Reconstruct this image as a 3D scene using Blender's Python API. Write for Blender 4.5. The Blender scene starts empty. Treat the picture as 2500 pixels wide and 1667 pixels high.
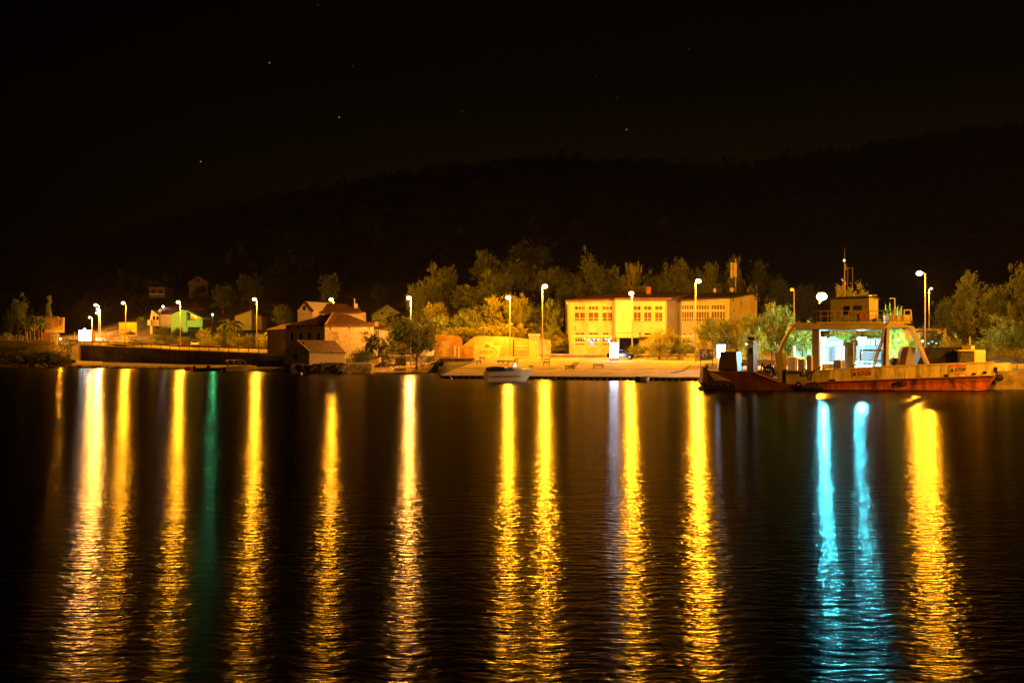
import bpy, bmesh, math, random
from mathutils import Vector, Matrix, noise

# ------------------------------------------------------------------ camera, world, exposure
S = bpy.context.scene
C = S.collection
F = 2430.0                      # focal length in pixels of the 2500 px wide photograph
CX, HZ, CAMZ = 1250.0, 850.0, 4.0
cam_d = bpy.data.cameras.new('camera'); cam = bpy.data.objects.new('camera', cam_d); C.objects.link(cam)
cam_d.sensor_width = 36.0; cam_d.lens = 36.0 * F / 2500.0
cam_d.shift_y = (HZ - 833.5) / 2500.0
cam_d.clip_start = 0.5; cam_d.clip_end = 9000
cam.location = (0, 0, CAMZ); cam.rotation_euler = (math.radians(90), 0, 0)
S.camera = cam
S.view_settings.view_transform = 'Standard'; S.view_settings.look = 'None'
S.view_settings.exposure = 0.0; S.view_settings.gamma = 1.0
cy = S.cycles
cy.use_denoising = True; cy.denoising_input_passes = 'RGB_ALBEDO_NORMAL'; cy.denoising_prefilter = 'ACCURATE'
cy.max_bounces = 5; cy.diffuse_bounces = 2; cy.glossy_bounces = 3; cy.transmission_bounces = 2; cy.transparent_max_bounces = 6
cy.volume_bounces = 0
cy.caustics_reflective = False; cy.caustics_refractive = False
cy.sample_clamp_indirect = 8.0
cy.use_light_tree = True

W = bpy.data.worlds.new('World'); S.world = W; W.use_nodes = True
nt = W.node_tree; nt.nodes.clear()
wo = nt.nodes.new('ShaderNodeOutputWorld'); bgs = nt.nodes.new('ShaderNodeBackground')
tc = nt.nodes.new('ShaderNodeTexCoord'); sp = nt.nodes.new('ShaderNodeSeparateXYZ')
ra = nt.nodes.new('ShaderNodeValToRGB')
nt.links.new(tc.outputs['Generated'], sp.inputs[0])
# light pollution: brown glow that fades with elevation, the same all round
ra.color_ramp.elements[0].position = 0.0; ra.color_ramp.elements[0].color = (0.0050, 0.0031, 0.0003, 1)
ra.color_ramp.elements[1].position = 0.42; ra.color_ramp.elements[1].color = (0.00012, 0.00010, 0.00008, 1)
e = ra.color_ramp.elements.new(0.17); e.color = (0.0048, 0.0031, 0.0004, 1)
e = ra.color_ramp.elements.new(0.26); e.color = (0.0014, 0.0010, 0.0002, 1)
nt.links.new(sp.outputs['Z'], ra.inputs[0]); nt.links.new(ra.outputs[0], bgs.inputs[0])
# the glow belongs to a town behind the right half of the hill and fades smoothly all round from there
dt = nt.nodes.new('ShaderNodeVectorMath'); dt.operation = 'DOT_PRODUCT'; dt.inputs[1].default_value = Vector((0.26, 1.0, 0.0)).normalized()
nt.links.new(tc.outputs['Generated'], dt.inputs[0])
mr = nt.nodes.new('ShaderNodeMapRange'); mr.interpolation_type = 'SMOOTHSTEP'; mr.inputs[1].default_value = 0.70; mr.inputs[2].default_value = 1.0; mr.inputs[3].default_value = 0.08; mr.inputs[4].default_value = 0.75
nt.links.new(dt.outputs['Value'], mr.inputs[0]); nt.links.new(mr.outputs[0], bgs.inputs[1])
nt.links.new(bgs.outputs[0], wo.inputs[0])

SODIUM = (1.0, 0.335, 0.009); SODIUM_P = (1.0, 0.36, 0.05)
LAMP = 4600.0                   # radiance of a street lamp lens

# ------------------------------------------------------------------ helpers
def X(px, Y): return (px - CX) / F * Y
def Z(py, Y): return CAMZ + (HZ - py) / F * Y
def P(px, py, Y): return (X(px, Y), Y, Z(py, Y))

def worldloc(o):
    v = Vector((0, 0, 0))
    while o is not None:
        v += o.location; o = o.parent
    return v

class MB:
    def __init__(s): s.v = []; s.f = []
    def add(s, vs, fs):
        b = len(s.v); s.v += [tuple(q) for q in vs]; s.f += [tuple(b + i for i in f) for f in fs]; return s
    def quad(s, a, b, c, d): return s.add([a, b, c, d], [(0, 1, 2, 3)])
    def box(s, x0, x1, y0, y1, z0, z1):
        return s.add([(x0,y0,z0),(x1,y0,z0),(x1,y1,z0),(x0,y1,z0),(x0,y0,z1),(x1,y0,z1),(x1,y1,z1),(x0,y1,z1)],
                     [(3,2,1,0),(4,5,6,7),(0,1,5,4),(1,2,6,5),(2,3,7,6),(3,0,4,7)])
    def pbox(s, p0, p1, q0, q1, Y, d):      # front face at distance Y between picture columns/rows, depth d
        return s.box(X(p0,Y), X(p1,Y), Y, Y + d, Z(q1,Y), Z(q0,Y))
    def prism(s, poly, off):                # poly: planar 3D outline; off: extrusion vector
        n = len(poly); o = Vector(off)
        vs = [tuple(q) for q in poly] + [tuple(Vector(q) + o) for q in poly]
        fs = [tuple(range(n)), tuple(range(2*n - 1, n - 1, -1))]
        fs += [(i, i + n, (i + 1) % n + n, (i + 1) % n) for i in range(n)]
        return s.add(vs, fs)
    def pprism(s, pts, Y, d): return s.prism([P(a, b, Y) for a, b in pts], (0, d, 0))
    def wedge(s, p0, pm, p1, q0, q1, Y, dl=2.0, dr=2.0, taper=0.0):   # two visible faces meeting at column pm
        zb, zt = Z(q1, Y), Z(q0, Y)
        def ring(z, k):
            a = Vector((X(p0, Y), Y + dl, z)); m = Vector((X(pm, Y), Y, z)); c = Vector((X(p1, Y), Y + dr, z))
            e = a + c - m; mid = (a + c) / 2
            return [tuple(mid + (q - mid) * (1 - k)) for q in (a, m, c, e)]
        A, B = ring(zb, 0), ring(zt, taper)
        return s.add(A + B, [(3,2,1,0),(4,5,6,7),(0,1,5,4),(1,2,6,5),(2,3,7,6),(3,0,4,7)])
    def tube(s, a, b, r0, r1=None, n=8):
        r1 = r0 if r1 is None else r1
        a = Vector(a); b = Vector(b); d = (b - a)
        if d.length < 1e-6: return s
        d.normalize(); u = d.orthogonal().normalized(); w = d.cross(u)
        vs = []
        for c, r in ((a, r0), (b, r1)):
            for i in range(n):
                t = 2*math.pi*i/n; vs.append(tuple(c + (u*math.cos(t) + w*math.sin(t))*r))
        fs = [(i, (i+1) % n, (i+1) % n + n, i + n) for i in range(n)] + [tuple(range(n-1, -1, -1)), tuple(range(n, 2*n))]
        return s.add(vs, fs)
    def path(s, pts, r, n=6):
        for i in range(len(pts) - 1): s.tube(pts[i], pts[i+1], r, r, n)
        return s
    def ball(s, c, rx, ry, rz, nu=12, nv=7):
        vs = [(c[0], c[1], c[2]-rz)]; fs = []
        for j in range(1, nv):
            ph = -math.pi/2 + math.pi*j/nv
            for i in range(nu):
                t = 2*math.pi*i/nu
                vs.append((c[0]+rx*math.cos(ph)*math.cos(t), c[1]+ry*math.cos(ph)*math.sin(t), c[2]+rz*math.sin(ph)))
        vs.append((c[0], c[1], c[2]+rz)); L = len(vs)-1
        for i in range(nu):
            k = (i+1) % nu
            fs.append((0, 1+k, 1+i)); fs.append((L, L-nu+i, L-nu+k))
            for j in range(nv-2): fs.append((1+j*nu+i, 1+j*nu+k, 1+(j+1)*nu+k, 1+(j+1)*nu+i))
        return s.add(vs, fs)
    def torus(s, c, R, r, axis='y', n=16, m=7):
        vs = []; fs = []
        for i in range(n):
            t = 2*math.pi*i/n
            for j in range(m):
                u = 2*math.pi*j/m; q = R + r*math.cos(u)
                a, b, h = q*math.cos(t), q*math.sin(t), r*math.sin(u)
                vs.append((c[0]+a, c[1]+h, c[2]+b) if axis == 'y' else (c[0]+a, c[1]+b, c[2]+h))
        for i in range(n):
            for j in range(m):
                fs.append((i*m+j, ((i+1) % n)*m+j, ((i+1) % n)*m+(j+1) % m, i*m+(j+1) % m))
        return s.add(vs, fs)
    def mesh(s, name, mat=None, off=(0,0,0), smooth=False):
        me = bpy.data.meshes.new(name)
        me.from_pydata([(a-off[0], b-off[1], c-off[2]) for a, b, c in s.v], [], s.f)
        if mat: me.materials.append(mat)
        if smooth: me.polygons.foreach_set('use_smooth', [True]*len(me.polygons))
        me.update(); return me
    def build(s, name, mat, parent=None, local=False, smooth=False, bevel=0.0, label=None):
        off = (0,0,0)
        if parent is not None and not local: off = worldloc(parent)
        me = s.mesh(name, mat, off, smooth)
        if not smooth:
            bm = bmesh.new(); bm.from_mesh(me); bmesh.ops.recalc_face_normals(bm, faces=bm.faces); bm.to_mesh(me); bm.free()
        o = bpy.data.objects.new(name, me); C.objects.link(o)
        if parent is not None: o.parent = parent
        if bevel:
            m = o.modifiers.new('bevel', 'BEVEL'); m.width = bevel; m.segments = 2; m.limit_method = 'ANGLE'
        if label: o['label'] = label
        return o

def tag(o, label, cat, group=None, kind=None):
    o['label'] = label; o['category'] = cat
    if group: o['group'] = group
    if kind: o['kind'] = kind
    return o
def thing(name, label, cat, loc, group=None, rz=0):
    o = bpy.data.objects.new(name, None); C.objects.link(o); o.location = loc; o.rotation_euler = (0,0,rz)
    o.empty_display_size = 0.2
    return tag(o, label, cat, group)
def struct(o): o['kind'] = 'structure'; return o
def copy_tree(o, parent=None):
    c = o.copy(); C.objects.link(c); c.parent = parent
    for ch in o.children: copy_tree(ch, c)
    return c

# ------------------------------------------------------------------ materials
MAT = {}
def mat(name, col, rough=0.8, var=0.25, scale=1.5, bump=0.0, bscale=12.0, spec=0.3, metal=0.0, col2=None, stretch=None, trans=0.0):
    if name in MAT: return MAT[name]
    m = bpy.data.materials.new(name); m.use_nodes = True; t = m.node_tree; t.nodes.clear()
    out = t.nodes.new('ShaderNodeOutputMaterial'); b = t.nodes.new('ShaderNodeBsdfPrincipled')
    tx = t.nodes.new('ShaderNodeTexCoord'); n = t.nodes.new('ShaderNodeTexNoise'); mx = t.nodes.new('ShaderNodeMix'); mx.data_type = 'RGBA'
    mp = t.nodes.new('ShaderNodeMapping')
    if stretch: mp.inputs['Scale'].default_value = stretch
    t.links.new(tx.outputs['Object'], mp.inputs[0]); t.links.new(mp.outputs[0], n.inputs['Vector'])
    n.inputs['Scale'].default_value = scale; n.inputs['Detail'].default_value = 6; n.inputs['Roughness'].default_value = 0.65
    c2 = col2 or tuple(max(0, c*(1-var*1.6)) for c in col)
    c1 = col if col2 else tuple(min(1, c*(1+var*0.5)) for c in col)
    rp = t.nodes.new('ShaderNodeMapRange'); rp.inputs[1].default_value = 0.35; rp.inputs[2].default_value = 0.65
    t.links.new(n.outputs[0], rp.inputs[0]); t.links.new(rp.outputs[0], mx.inputs['Factor'])
    mx.inputs['A'].default_value = (*c1, 1); mx.inputs['B'].default_value = (*c2, 1)
    t.links.new(mx.outputs['Result'], b.inputs['Base Color'])
    b.inputs['Roughness'].default_value = rough; b.inputs['Specular IOR Level'].default_value = spec; b.inputs['Metallic'].default_value = metal
    if bump:
        n2 = t.nodes.new('ShaderNodeTexNoise'); n2.inputs['Scale'].default_value = bscale; n2.inputs['Detail'].default_value = 5
        t.links.new(mp.outputs[0], n2.inputs['Vector'])
        bp = t.nodes.new('ShaderNodeBump'); bp.inputs['Strength'].default_value = bump; bp.inputs['Distance'].default_value = 0.1
        t.links.new(n2.outputs[0], bp.inputs['Height']); t.links.new(bp.outputs[0], b.inputs['Normal'])
    sh = b.outputs[0]
    if trans:
        tr = t.nodes.new('ShaderNodeBsdfTranslucent'); t.links.new(mx.outputs['Result'], tr.inputs[0])
        ms = t.nodes.new('ShaderNodeMixShader'); ms.inputs[0].default_value = trans
        t.links.new(b.outputs[0], ms.inputs[1]); t.links.new(tr.outputs[0], ms.inputs[2]); sh = ms.outputs[0]
    t.links.new(sh, out.inputs[0]); MAT[name] = m; return m
def emit(name, col, strength, vcol=None):
    if name in MAT: return MAT[name]
    m = bpy.data.materials.new(name); m.use_nodes = True; t = m.node_tree; t.nodes.clear()
    out = t.nodes.new('ShaderNodeOutputMaterial'); b = t.nodes.new('ShaderNodeEmission')
    b.inputs[0].default_value = (*col, 1); b.inputs[1].default_value = strength
    t.links.new(b.outputs[0], out.inputs[0]); MAT[name] = m; return m

plaster = mat('cream_plaster', (0.62, 0.56, 0.40), 0.9, 0.22, 0.5, 0.2, stretch=(1, 1, .45))
white_pl = mat('pale_plaster', (0.74, 0.70, 0.58), 0.9, 0.08, 0.5, 0.1)
grey_pl = mat('grey_and_shaded_plaster', (0.42, 0.38, 0.30), 0.9, 0.18, 0.6, 0.2)
stone = mat('old_stone_wall', (0.50, 0.43, 0.31), 0.95, 0.22, 4.5, 0.8, 7.0)
stone_d = mat('dark_stone', (0.16, 0.13, 0.09), 0.95, 0.4, 1.2, 0.8, 5.0)
rooft = mat('clay_roof', (0.17, 0.085, 0.045), 0.9, 0.35, 1.5, 0.8, 6.0, stretch=(4, 1, 1))
roof_d = mat('brown_roof', (0.17, 0.08, 0.045), 0.9, 0.3, 1.0, 0.5, 8.0)
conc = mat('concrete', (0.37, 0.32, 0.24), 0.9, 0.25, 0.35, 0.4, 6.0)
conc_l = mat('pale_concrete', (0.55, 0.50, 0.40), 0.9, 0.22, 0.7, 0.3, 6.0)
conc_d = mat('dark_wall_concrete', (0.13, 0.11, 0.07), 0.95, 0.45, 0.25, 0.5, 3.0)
black = mat('black_rubber', (0.012, 0.011, 0.010), 0.8, 0.3, 3.0)
asphalt = mat('asphalt', (0.06, 0.055, 0.05), 0.9, 0.2, 2.0, 0.3)
soil = mat('dry_soil', (0.17, 0.13, 0.07), 1.0, 0.5, 0.35, 0.9, 2.5, col2=(0.055, 0.055, 0.02))
sand = mat('beach_gravel', (0.33, 0.26, 0.16), 1.0, 0.4, 0.8, 0.9, 5.0)
rockm = mat('pale_rock', (0.36, 0.31, 0.22), 0.95, 0.4, 2.0, 0.8, 5.0)
forest = mat('hill_forest', (0.03, 0.03, 0.012), 1.0, 0.6, 0.05, 0.0)
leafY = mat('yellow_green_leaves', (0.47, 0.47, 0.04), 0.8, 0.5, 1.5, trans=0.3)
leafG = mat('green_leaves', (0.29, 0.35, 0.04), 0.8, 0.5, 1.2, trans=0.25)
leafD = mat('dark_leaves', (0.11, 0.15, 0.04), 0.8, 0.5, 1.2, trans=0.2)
grassm = mat('dry_grass', (0.16, 0.15, 0.045), 0.9, 0.5, 0.8, trans=0.2)
bark = mat('bark', (0.14, 0.10, 0.06), 0.95, 0.4, 3.0, 0.6)
galv = mat('galvanised_steel', (0.42, 0.40, 0.36), 0.55, 0.15, 3.0, spec=0.5)
dark_m = mat('dark_metal', (0.04, 0.035, 0.03), 0.6, 0.2, 3.0)
framew = mat('white_window_frame', (0.72, 0.68, 0.58), 0.7, 0.05)
glass = mat('window_glass', (0.02, 0.02, 0.018), 0.12, 0.2, 0.8, spec=0.8)
curtain = mat('window_curtain', (0.26, 0.18, 0.09), 0.9, 0.7, 1.6, stretch=(3.2, 1, 0.25), col2=(0.03, 0.022, 0.015))
shutter = mat('wood_shutter', (0.42, 0.32, 0.19), 0.9, 0.2)
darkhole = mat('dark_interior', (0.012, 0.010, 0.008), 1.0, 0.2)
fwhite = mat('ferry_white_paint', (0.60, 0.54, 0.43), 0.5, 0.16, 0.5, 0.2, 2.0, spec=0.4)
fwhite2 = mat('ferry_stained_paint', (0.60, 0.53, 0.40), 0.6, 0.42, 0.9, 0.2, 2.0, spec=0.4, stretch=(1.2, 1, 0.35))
fgrey = mat('ferry_grey_and_shaded_white', (0.33, 0.30, 0.28), 0.6, 0.15, 0.8)
fred = mat('ferry_red_paint', (0.40, 0.085, 0.022), 0.65, 0.55, 1.1, 0.3, 2.0, spec=0.3, stretch=(1, 1, 0.35))
fdark = mat('ferry_dark_red', (0.10, 0.025, 0.012), 0.7, 0.4, 0.8, 0.2)
forange = mat('ferry_orange_band', (0.52, 0.13, 0.03), 0.6, 0.2)
tarp = mat('dark_green_steel', (0.018, 0.020, 0.013), 0.85, 0.3, 0.8)
boatw = mat('white_boat_gelcoat', (0.62, 0.54, 0.38), 0.35, 0.08, 1.0, spec=0.5)
redp = mat('red_paint', (0.50, 0.05, 0.03), 0.6, 0.15)
bluep = mat('blue_print', (0.05, 0.06, 0.32), 0.6, 0.1)
letter = mat('dark_lettering', (0.035, 0.02, 0.02), 0.7, 0.2)
paperw = mat('poster_paper', (0.72, 0.64, 0.50), 0.8, 0.1)
yelp = mat('poster_yellow', (0.50, 0.33, 0.05), 0.8, 0.08)
orap = mat('poster_orange', (0.62, 0.26, 0.06), 0.8, 0.2)
picd = mat('poster_landscape', (0.60, 0.48, 0.40), 0.8, 0.9, 0.9, col2=(0.08, 0.05, 0.04), stretch=(0.5, 1, 1.6))
POWER = 19000.0                 # watts given to a street lamp's light
def glow(name, col, strength, lcol, power):
    """material of a lamp's glass; the light it gives is a point lamp hung just under it"""
    m = emit(name, col, strength); m.cycles.emission_sampling = 'NONE'; GLOW[name] = (lcol, power); return m
GLOW = {}
LC = (1.0, 0.75, 0.28)
lens_e = glow('sodium_lens', LC, 14, SODIUM, POWER)
lens_p = glow('sodium_lens_pink', LC, 14, SODIUM_P, POWER)
lens_big = glow('sodium_flood_lens', LC, 22, SODIUM, POWER*1.6)
lens_mid = glow('sodium_lens_medium', LC, 14, SODIUM, POWER*.4)
lens_mole = glow('sodium_lens_strong', LC, 20, SODIUM, POWER*2.0)
lens_low = glow('sodium_lens_dim', SODIUM, 3, SODIUM, 0)
green_e = glow('green_white_lens', (0.45, 1.0, 0.65), 9, (0.10, 1.0, 0.32), 900)
spot_e = glow('spot_lens', LC, 7, SODIUM, 900)
cyan_e = glow('cyan_white_tube', (0.30, 0.95, 1.0), 14, (0.08, 0.80, 1.0), 9000)
cyan2_e = glow('cyan_white_wide_tube', (0.30, 0.95, 1.0), 16, (0.10, 0.82, 1.0), 16000)
def hang_light(parent, mt, loc, r=.22):
    col, p = GLOW[mt.name]
    if not p: return
    d = bpy.data.lights.new('lamp_light', 'POINT'); d.color = col; d.energy = p; d.shadow_soft_size = r
    o = bpy.data.objects.new('lamp_light', d); C.objects.link(o); o.parent = parent; o.location = Vector(loc) - worldloc(parent)
white_e = emit('white_lens', (1.0, 0.85, 0.75), 60)
cyan_e = emit('cyan_white_tube', (0.10, 0.85, 1.0), 600)
box2_e = emit('lit_sign_box', (0.42, 0.72, 1.0), 20.0)
box_e = emit('lit_advert_box', (0.62, 0.74, 1.0), 22.0)
bill_e = emit('lit_billboard', (0.95, 1.0, 0.85), 7.0)
shop_e = emit('lit_shop_window', (0.70, 0.93, 1.0), 1.6)
shop2_e = emit('lit_shop_panel', (0.55, 0.85, 0.95), 0.8)
blue_e = emit('small_blue_lamp', (0.3, 0.8, 1.0), 5.0)
warm_e = emit('small_warm_lamp', (1.0, 0.8, 0.45), 7.0)
red_e = emit('red_mast_light', (1.0, 0.06, 0.01), 3.0)
star_e = emit('star_light', (0.6, 0.8, 1.0), 0.32)
star2_e = emit('faint_star_light', (0.8, 0.8, 0.7), 0.06)

# ------------------------------------------------------------------ land
RIDGE = [(-1500,700),(-400,660),(0,615),(300,570),(480,530),(740,475),(900,445),(1020,425),(1130,408),(1280,392),(1400,390),(1600,395),
         (1800,412),(1870,416),(1950,405),(2100,393),(2180,370),(2270,345),(2380,322),(2500,305),(3200,260),(4200,330)]
def lerp1(tab, x):
    if x <= tab[0][0]: return tab[0][1]
    for (a, u), (b, v) in zip(tab, tab[1:]):
        if x <= b: return u + (v-u)*(x-a)/(b-a)
    return tab[-1][1]
RY = 720.0
WALL = [(168, 236.0, 841.0, 833.0), (240, 231.5, 843.0, 835.5), (290, 228.0, 845.5, 838.0), (370, 221.0, 850.0, 842.0), (440, 215.0, 855.0, 846.5), (620, 200.0, 861.5, 851.5), (696, 194.0, 864.0, 854.0)]
def wally(px): return lerp1([(a, b) for a, b, c, d in WALL], px)
def wallz(px, k): return Z(lerp1([(w[0], w[k]) for w in WALL], px), wally(px))
COLS = {
 -1500: [(150,-3),(211,-.4),(213,.3),(217,2.6),(224,5.0),(234,5.4),(262,6),(330,9),(480,25)],
 -60: [(160,-3),(211,-.4),(213,.4),(217,2.6),(224,5.3),(236,5.6),(262,6),(330,9),(480,28)],
 60: [(160,-3),(210,-.4),(212,.4),(216,2.4),(224,5.1),(236,5.4),(262,6),(330,9),(480,28)],
 125: [(160,-3),(207,-.4),(210,.4),(214,2.2),(224,4.9),(234,5.0),(262,6),(330,9),(480,28)],
 166: [(160,-3),(203,-.4),(206,.4),(213,1.4),(226,3.6),(234,4.6),(262,6),(330,10),(480,28)],
 200: [(150,-3),(198,-.4),(201,.3),(234.9,1.0),None,None,(262,6),(330,11),(480,30)],
 440: [(140,-3),(185,-.4),(188,.3),(215.9,.45),None,None,(262,7.6),(330,20),(480,44)],
 620: [(130,-3),(172,-.4),(175,.3),(200.9,.5),None,None,(256,7.0),(330,20),(480,50)],
 694: [(130,-3),(166,-.4),(168,.3),(194.9,.6),None,None,(250,6.8),(330,20),(480,55)],
 712: [(125,-3),(160,-.4),(161,.9),(172,1.2),(178,2.2),(198,3.2),(235,5.5),(320,18),(480,55)],
 840: [(125,-3),(156,-.4),(157,.8),(168,1.1),(176,2.2),(190,2.8),(230,5.5),(320,18),(480,60)],
 900: [(125,-3),(166,-.4),(169,.4),(174,1.2),(180,2.4),(192,2.8),(228,5.5),(320,20),(480,65)],
 1010: [(110,-3),(165,-.4),(168,.3),(174,1.2),(180,2.4),(190,2.8),(226,9),(320,22),(480,70)],
 1068: [(100,-3),(160,-.4),(163,.2),(168,1.4),(171,2.3),(174,5.0),(215,11),(320,24),(480,75)],
 1084: [(100,-3),(134,-.6),(136,.0),(152,1.9),(169,2.3),(173,5.3),(215,13),(320,26),(480,75)],
 1310: [(100,-3),(128.5,-.6),(130,.0),(150,1.9),(168,2.6),(172,5.0),(215,14),(320,28),(480,80)],
 1370: [(100,-3),(127.5,-.6),(129,.0),(149,1.9),(166,2.6),(184,3.6),(215,11),(320,28),(480,80)],
 1780: [(90,-3),(121.5,-.6),(123,.0),(142,1.8),(166,2.6),(186,3.2),(205,9),(320,28),(480,75)],
 1800: [(80,-3),(109,-.6),(109.5,1.5),(128,1.9),(160,2.6),(180,4.2),(205,9),(320,28),(480,75)],
 2500: [(80,-3),(109,-.6),(109.5,1.6),(118,1.9),(140,2.3),(160,3.2),(200,6),(320,22),(480,80)],
 4200: [(80,-3),(109,-.6),(109.5,1.6),(118,1.9),(140,2.3),(160,3.2),(200,6),(320,22),(480,80)],
}
for k, c in COLS.items():
    if c[4] is None:
        w = wally(k); c[4] = (w + 1.3, wallz(k, 3) - 0.1); c[5] = (w + 22, wallz(k, 3) + 0.1)
    zr = Z(lerp1(RIDGE, k), RY)
    c.append((600, 0.55*zr + 0.2*c[8][1])); c.append((RY, zr - 3.0)); c.append((1100, zr*0.5)); c.append((2600, 5))
CK = sorted(COLS)
def column(px):
    px = min(max(px, CK[0]), CK[-1])
    for a, b in zip(CK, CK[1:]):
        if px <= b:
            t = (px-a)/(b-a); return [(p[0]+(q[0]-p[0])*t, p[1]+(q[1]-p[1])*t) for p, q in zip(COLS[a], COLS[b])]
def land(px, Y): return lerp1(column(px), Y)
def landxy(x, y): return land(CX + F*x/y, y)
pxs = sorted(set(list(range(-1500, 4201, 50)) + CK + list(range(640, 2500, 20)) + list(range(100, 240, 10))))
SUB = [3, 2, 3, 6, 3, 6, 8, 10, 8, 6, 4, 4]
lv = []; rows = 0
for px in pxs:
    col = column(px); n = 0
    for i, ((a, u), (b, v)) in enumerate(zip(col, col[1:])):
        for k in range(SUB[i]):
            t = k/SUB[i]; Y = a+(b-a)*t; z = u+(v-u)*t; x = X(px, Y)
            if Y > 190: z += noise.noise(Vector((x*.03, Y*.03, 0)))*min(4, (Y-190)*.02)
            elif i >= 2: z += noise.noise(Vector((x*.4, Y*.4, 3)))*.06
            lv.append((x, Y, z)); n += 1
    lv.append((X(px, col[-1][0]), col[-1][0], col[-1][1])); rows = n+1
lf = []
for i in range(len(pxs)-1):
    for j in range(rows-1):
        a = i*rows+j; lf.append((a, a+rows, a+rows+1, a+1))
g = MB(); g.v = lv; g.f = lf
ground = struct(g.build('ground', soil, smooth=True))

# hillside forest: crowns standing on the slope up to the ridge
random.seed(5)
m = MB()
def clump(m, c, r, h, n, s):
    for _ in range(n):
        d = Vector((random.gauss(0,1), random.gauss(0,1), random.gauss(0,1))).normalized() * random.uniform(.6, 1)
        p = Vector((c[0]+d.x*r, c[1]+d.y*r, c[2]+h*.5+d.z*h*.5))
        u = Vector((random.gauss(0,1), random.gauss(0,1), random.gauss(0,1))).normalized(); w = u.orthogonal().normalized()
        q = s*random.uniform(.6, 1.3)
        m.add([p-u*q, p-w*q*.6, p+u*q, p+w*q*.6], [(0,1,2,3)])
for i in range(2600):
    px = random.uniform(-500, 3000)
    Y = random.choice([random.uniform(330, 700), random.uniform(650, 735), random.uniform(700, 740)])
    x = X(px, Y); r = random.uniform(2.5, 6); z = land(px, Y)
    clump(m, (x, Y, z-1), r, r*random.uniform(1.2, 2.2), 26, r*.42)
tag(m.build('hillside_forest', forest, smooth=True), 'dark wooded hillside behind the town', 'forest', kind='stuff')

# ------------------------------------------------------------------ water
def water_mat():
    m = bpy.data.materials.new('sea_water'); m.use_nodes = True; t = m.node_tree; t.nodes.clear()
    out = t.nodes.new('ShaderNodeOutputMaterial'); b = t.nodes.new('ShaderNodeBsdfPrincipled')
    b.inputs['Base Color'].default_value = (0.002, 0.003, 0.002, 1); b.inputs['Roughness'].default_value = 0.20
    b.inputs['IOR'].default_value = 1.33; b.inputs['Specular IOR Level'].default_value = 0.10
    # wavelets run parallel to the shore: slopes vary mostly in the y direction of the place
    b.inputs['Anisotropic'].default_value = 0.85; b.inputs['Anisotropic Rotation'].default_value = 0.25
    tg = t.nodes.new('ShaderNodeTangent'); tg.direction_type = 'RADIAL'; tg.axis = 'Z'; t.links.new(tg.outputs[0], b.inputs['Tangent'])
    tx = t.nodes.new('ShaderNodeTexCoord'); geo = t.nodes.new('ShaderNodeNewGeometry')
    big = t.nodes.new('ShaderNodeTexNoise'); big.inputs['Scale'].default_value = 0.07; big.inputs['Detail'].default_value = 3
    t.links.new(geo.outputs['Position'], big.inputs['Vector'])
    gr = t.nodes.new('ShaderNodeMapRange'); gr.inputs[1].default_value = .35; gr.inputs[2].default_value = .65; gr.inputs[3].default_value = .55; gr.inputs[4].default_value = 1.25
    t.links.new(big.outputs[0], gr.inputs[0])
    prev = None
    for sc, di, sx, det in ((5.5, 0.024, 0.42, 2.0), (1.6, 0.020, 0.2, 2.0)):
        mp = t.nodes.new('ShaderNodeMapping'); mp.inputs['Scale'].default_value = (sx, 1, 1); mp.inputs['Rotation'].default_value = (0, 0, .05*sc/9)
        n = t.nodes.new('ShaderNodeTexNoise'); n.inputs['Scale'].default_value = sc; n.inputs['Detail'].default_value = det; n.inputs['Roughness'].default_value = .6
        t.links.new(geo.outputs['Position'], mp.inputs[0]); t.links.new(mp.outputs[0], n.inputs['Vector'])
        bp = t.nodes.new('ShaderNodeBump'); bp.inputs['Distance'].default_value = di
        t.links.new(gr.outputs[0], bp.inputs['Strength'])
        t.links.new(n.outputs[0], bp.inputs['Height'])
        if prev: t.links.new(prev.outputs[0], bp.inputs['Normal'])
        prev = bp
    t.links.new(prev.outputs[0], b.inputs['Normal']); t.links.new(b.outputs[0], out.inputs[0]); return m
w = MB(); w.quad((-3000, -60, 0), (3000, -60, 0), (3000, 3000, 0), (-3000, 3000, 0))
w.v = [(a+6000, b, c) for a, b, c in w.v]
water = struct(w.build('water', water_mat())); water.location = (-6000, 0, 0)   # origin far to the west: its radial tangent runs along y over the whole bay

# stars
for i, (px, py, s) in enumerate([(658,154,1),(828,287,1),(490,395,1),(1530,317,1),(1507,239,0),(1128,272,0),(860,162,0),(1455,188,0),(1683,121,0),(776,13,0)]):
    Y = 5000.0; r = 3.2 if s else 2.4
    o = MB().ball(P(px, py, Y), r, r, r, 8, 5).build('star', star_e if s else star2_e)
    pos = ['bright star above the left street lamps, high in the dark sky','bright star in the middle left of the sky','lowest bluish star over the left of the hill','bluish star just above the hilltop in the middle',
           'faint star above the bluish one over the hilltop','faint star left of the hill summit','faint star right of the highest bright star','faint star near the middle top of the sky','faint star highest on the right','faint star at the very top edge of the sky'][i]
    tag(o, pos, 'star', 'stars')

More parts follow.
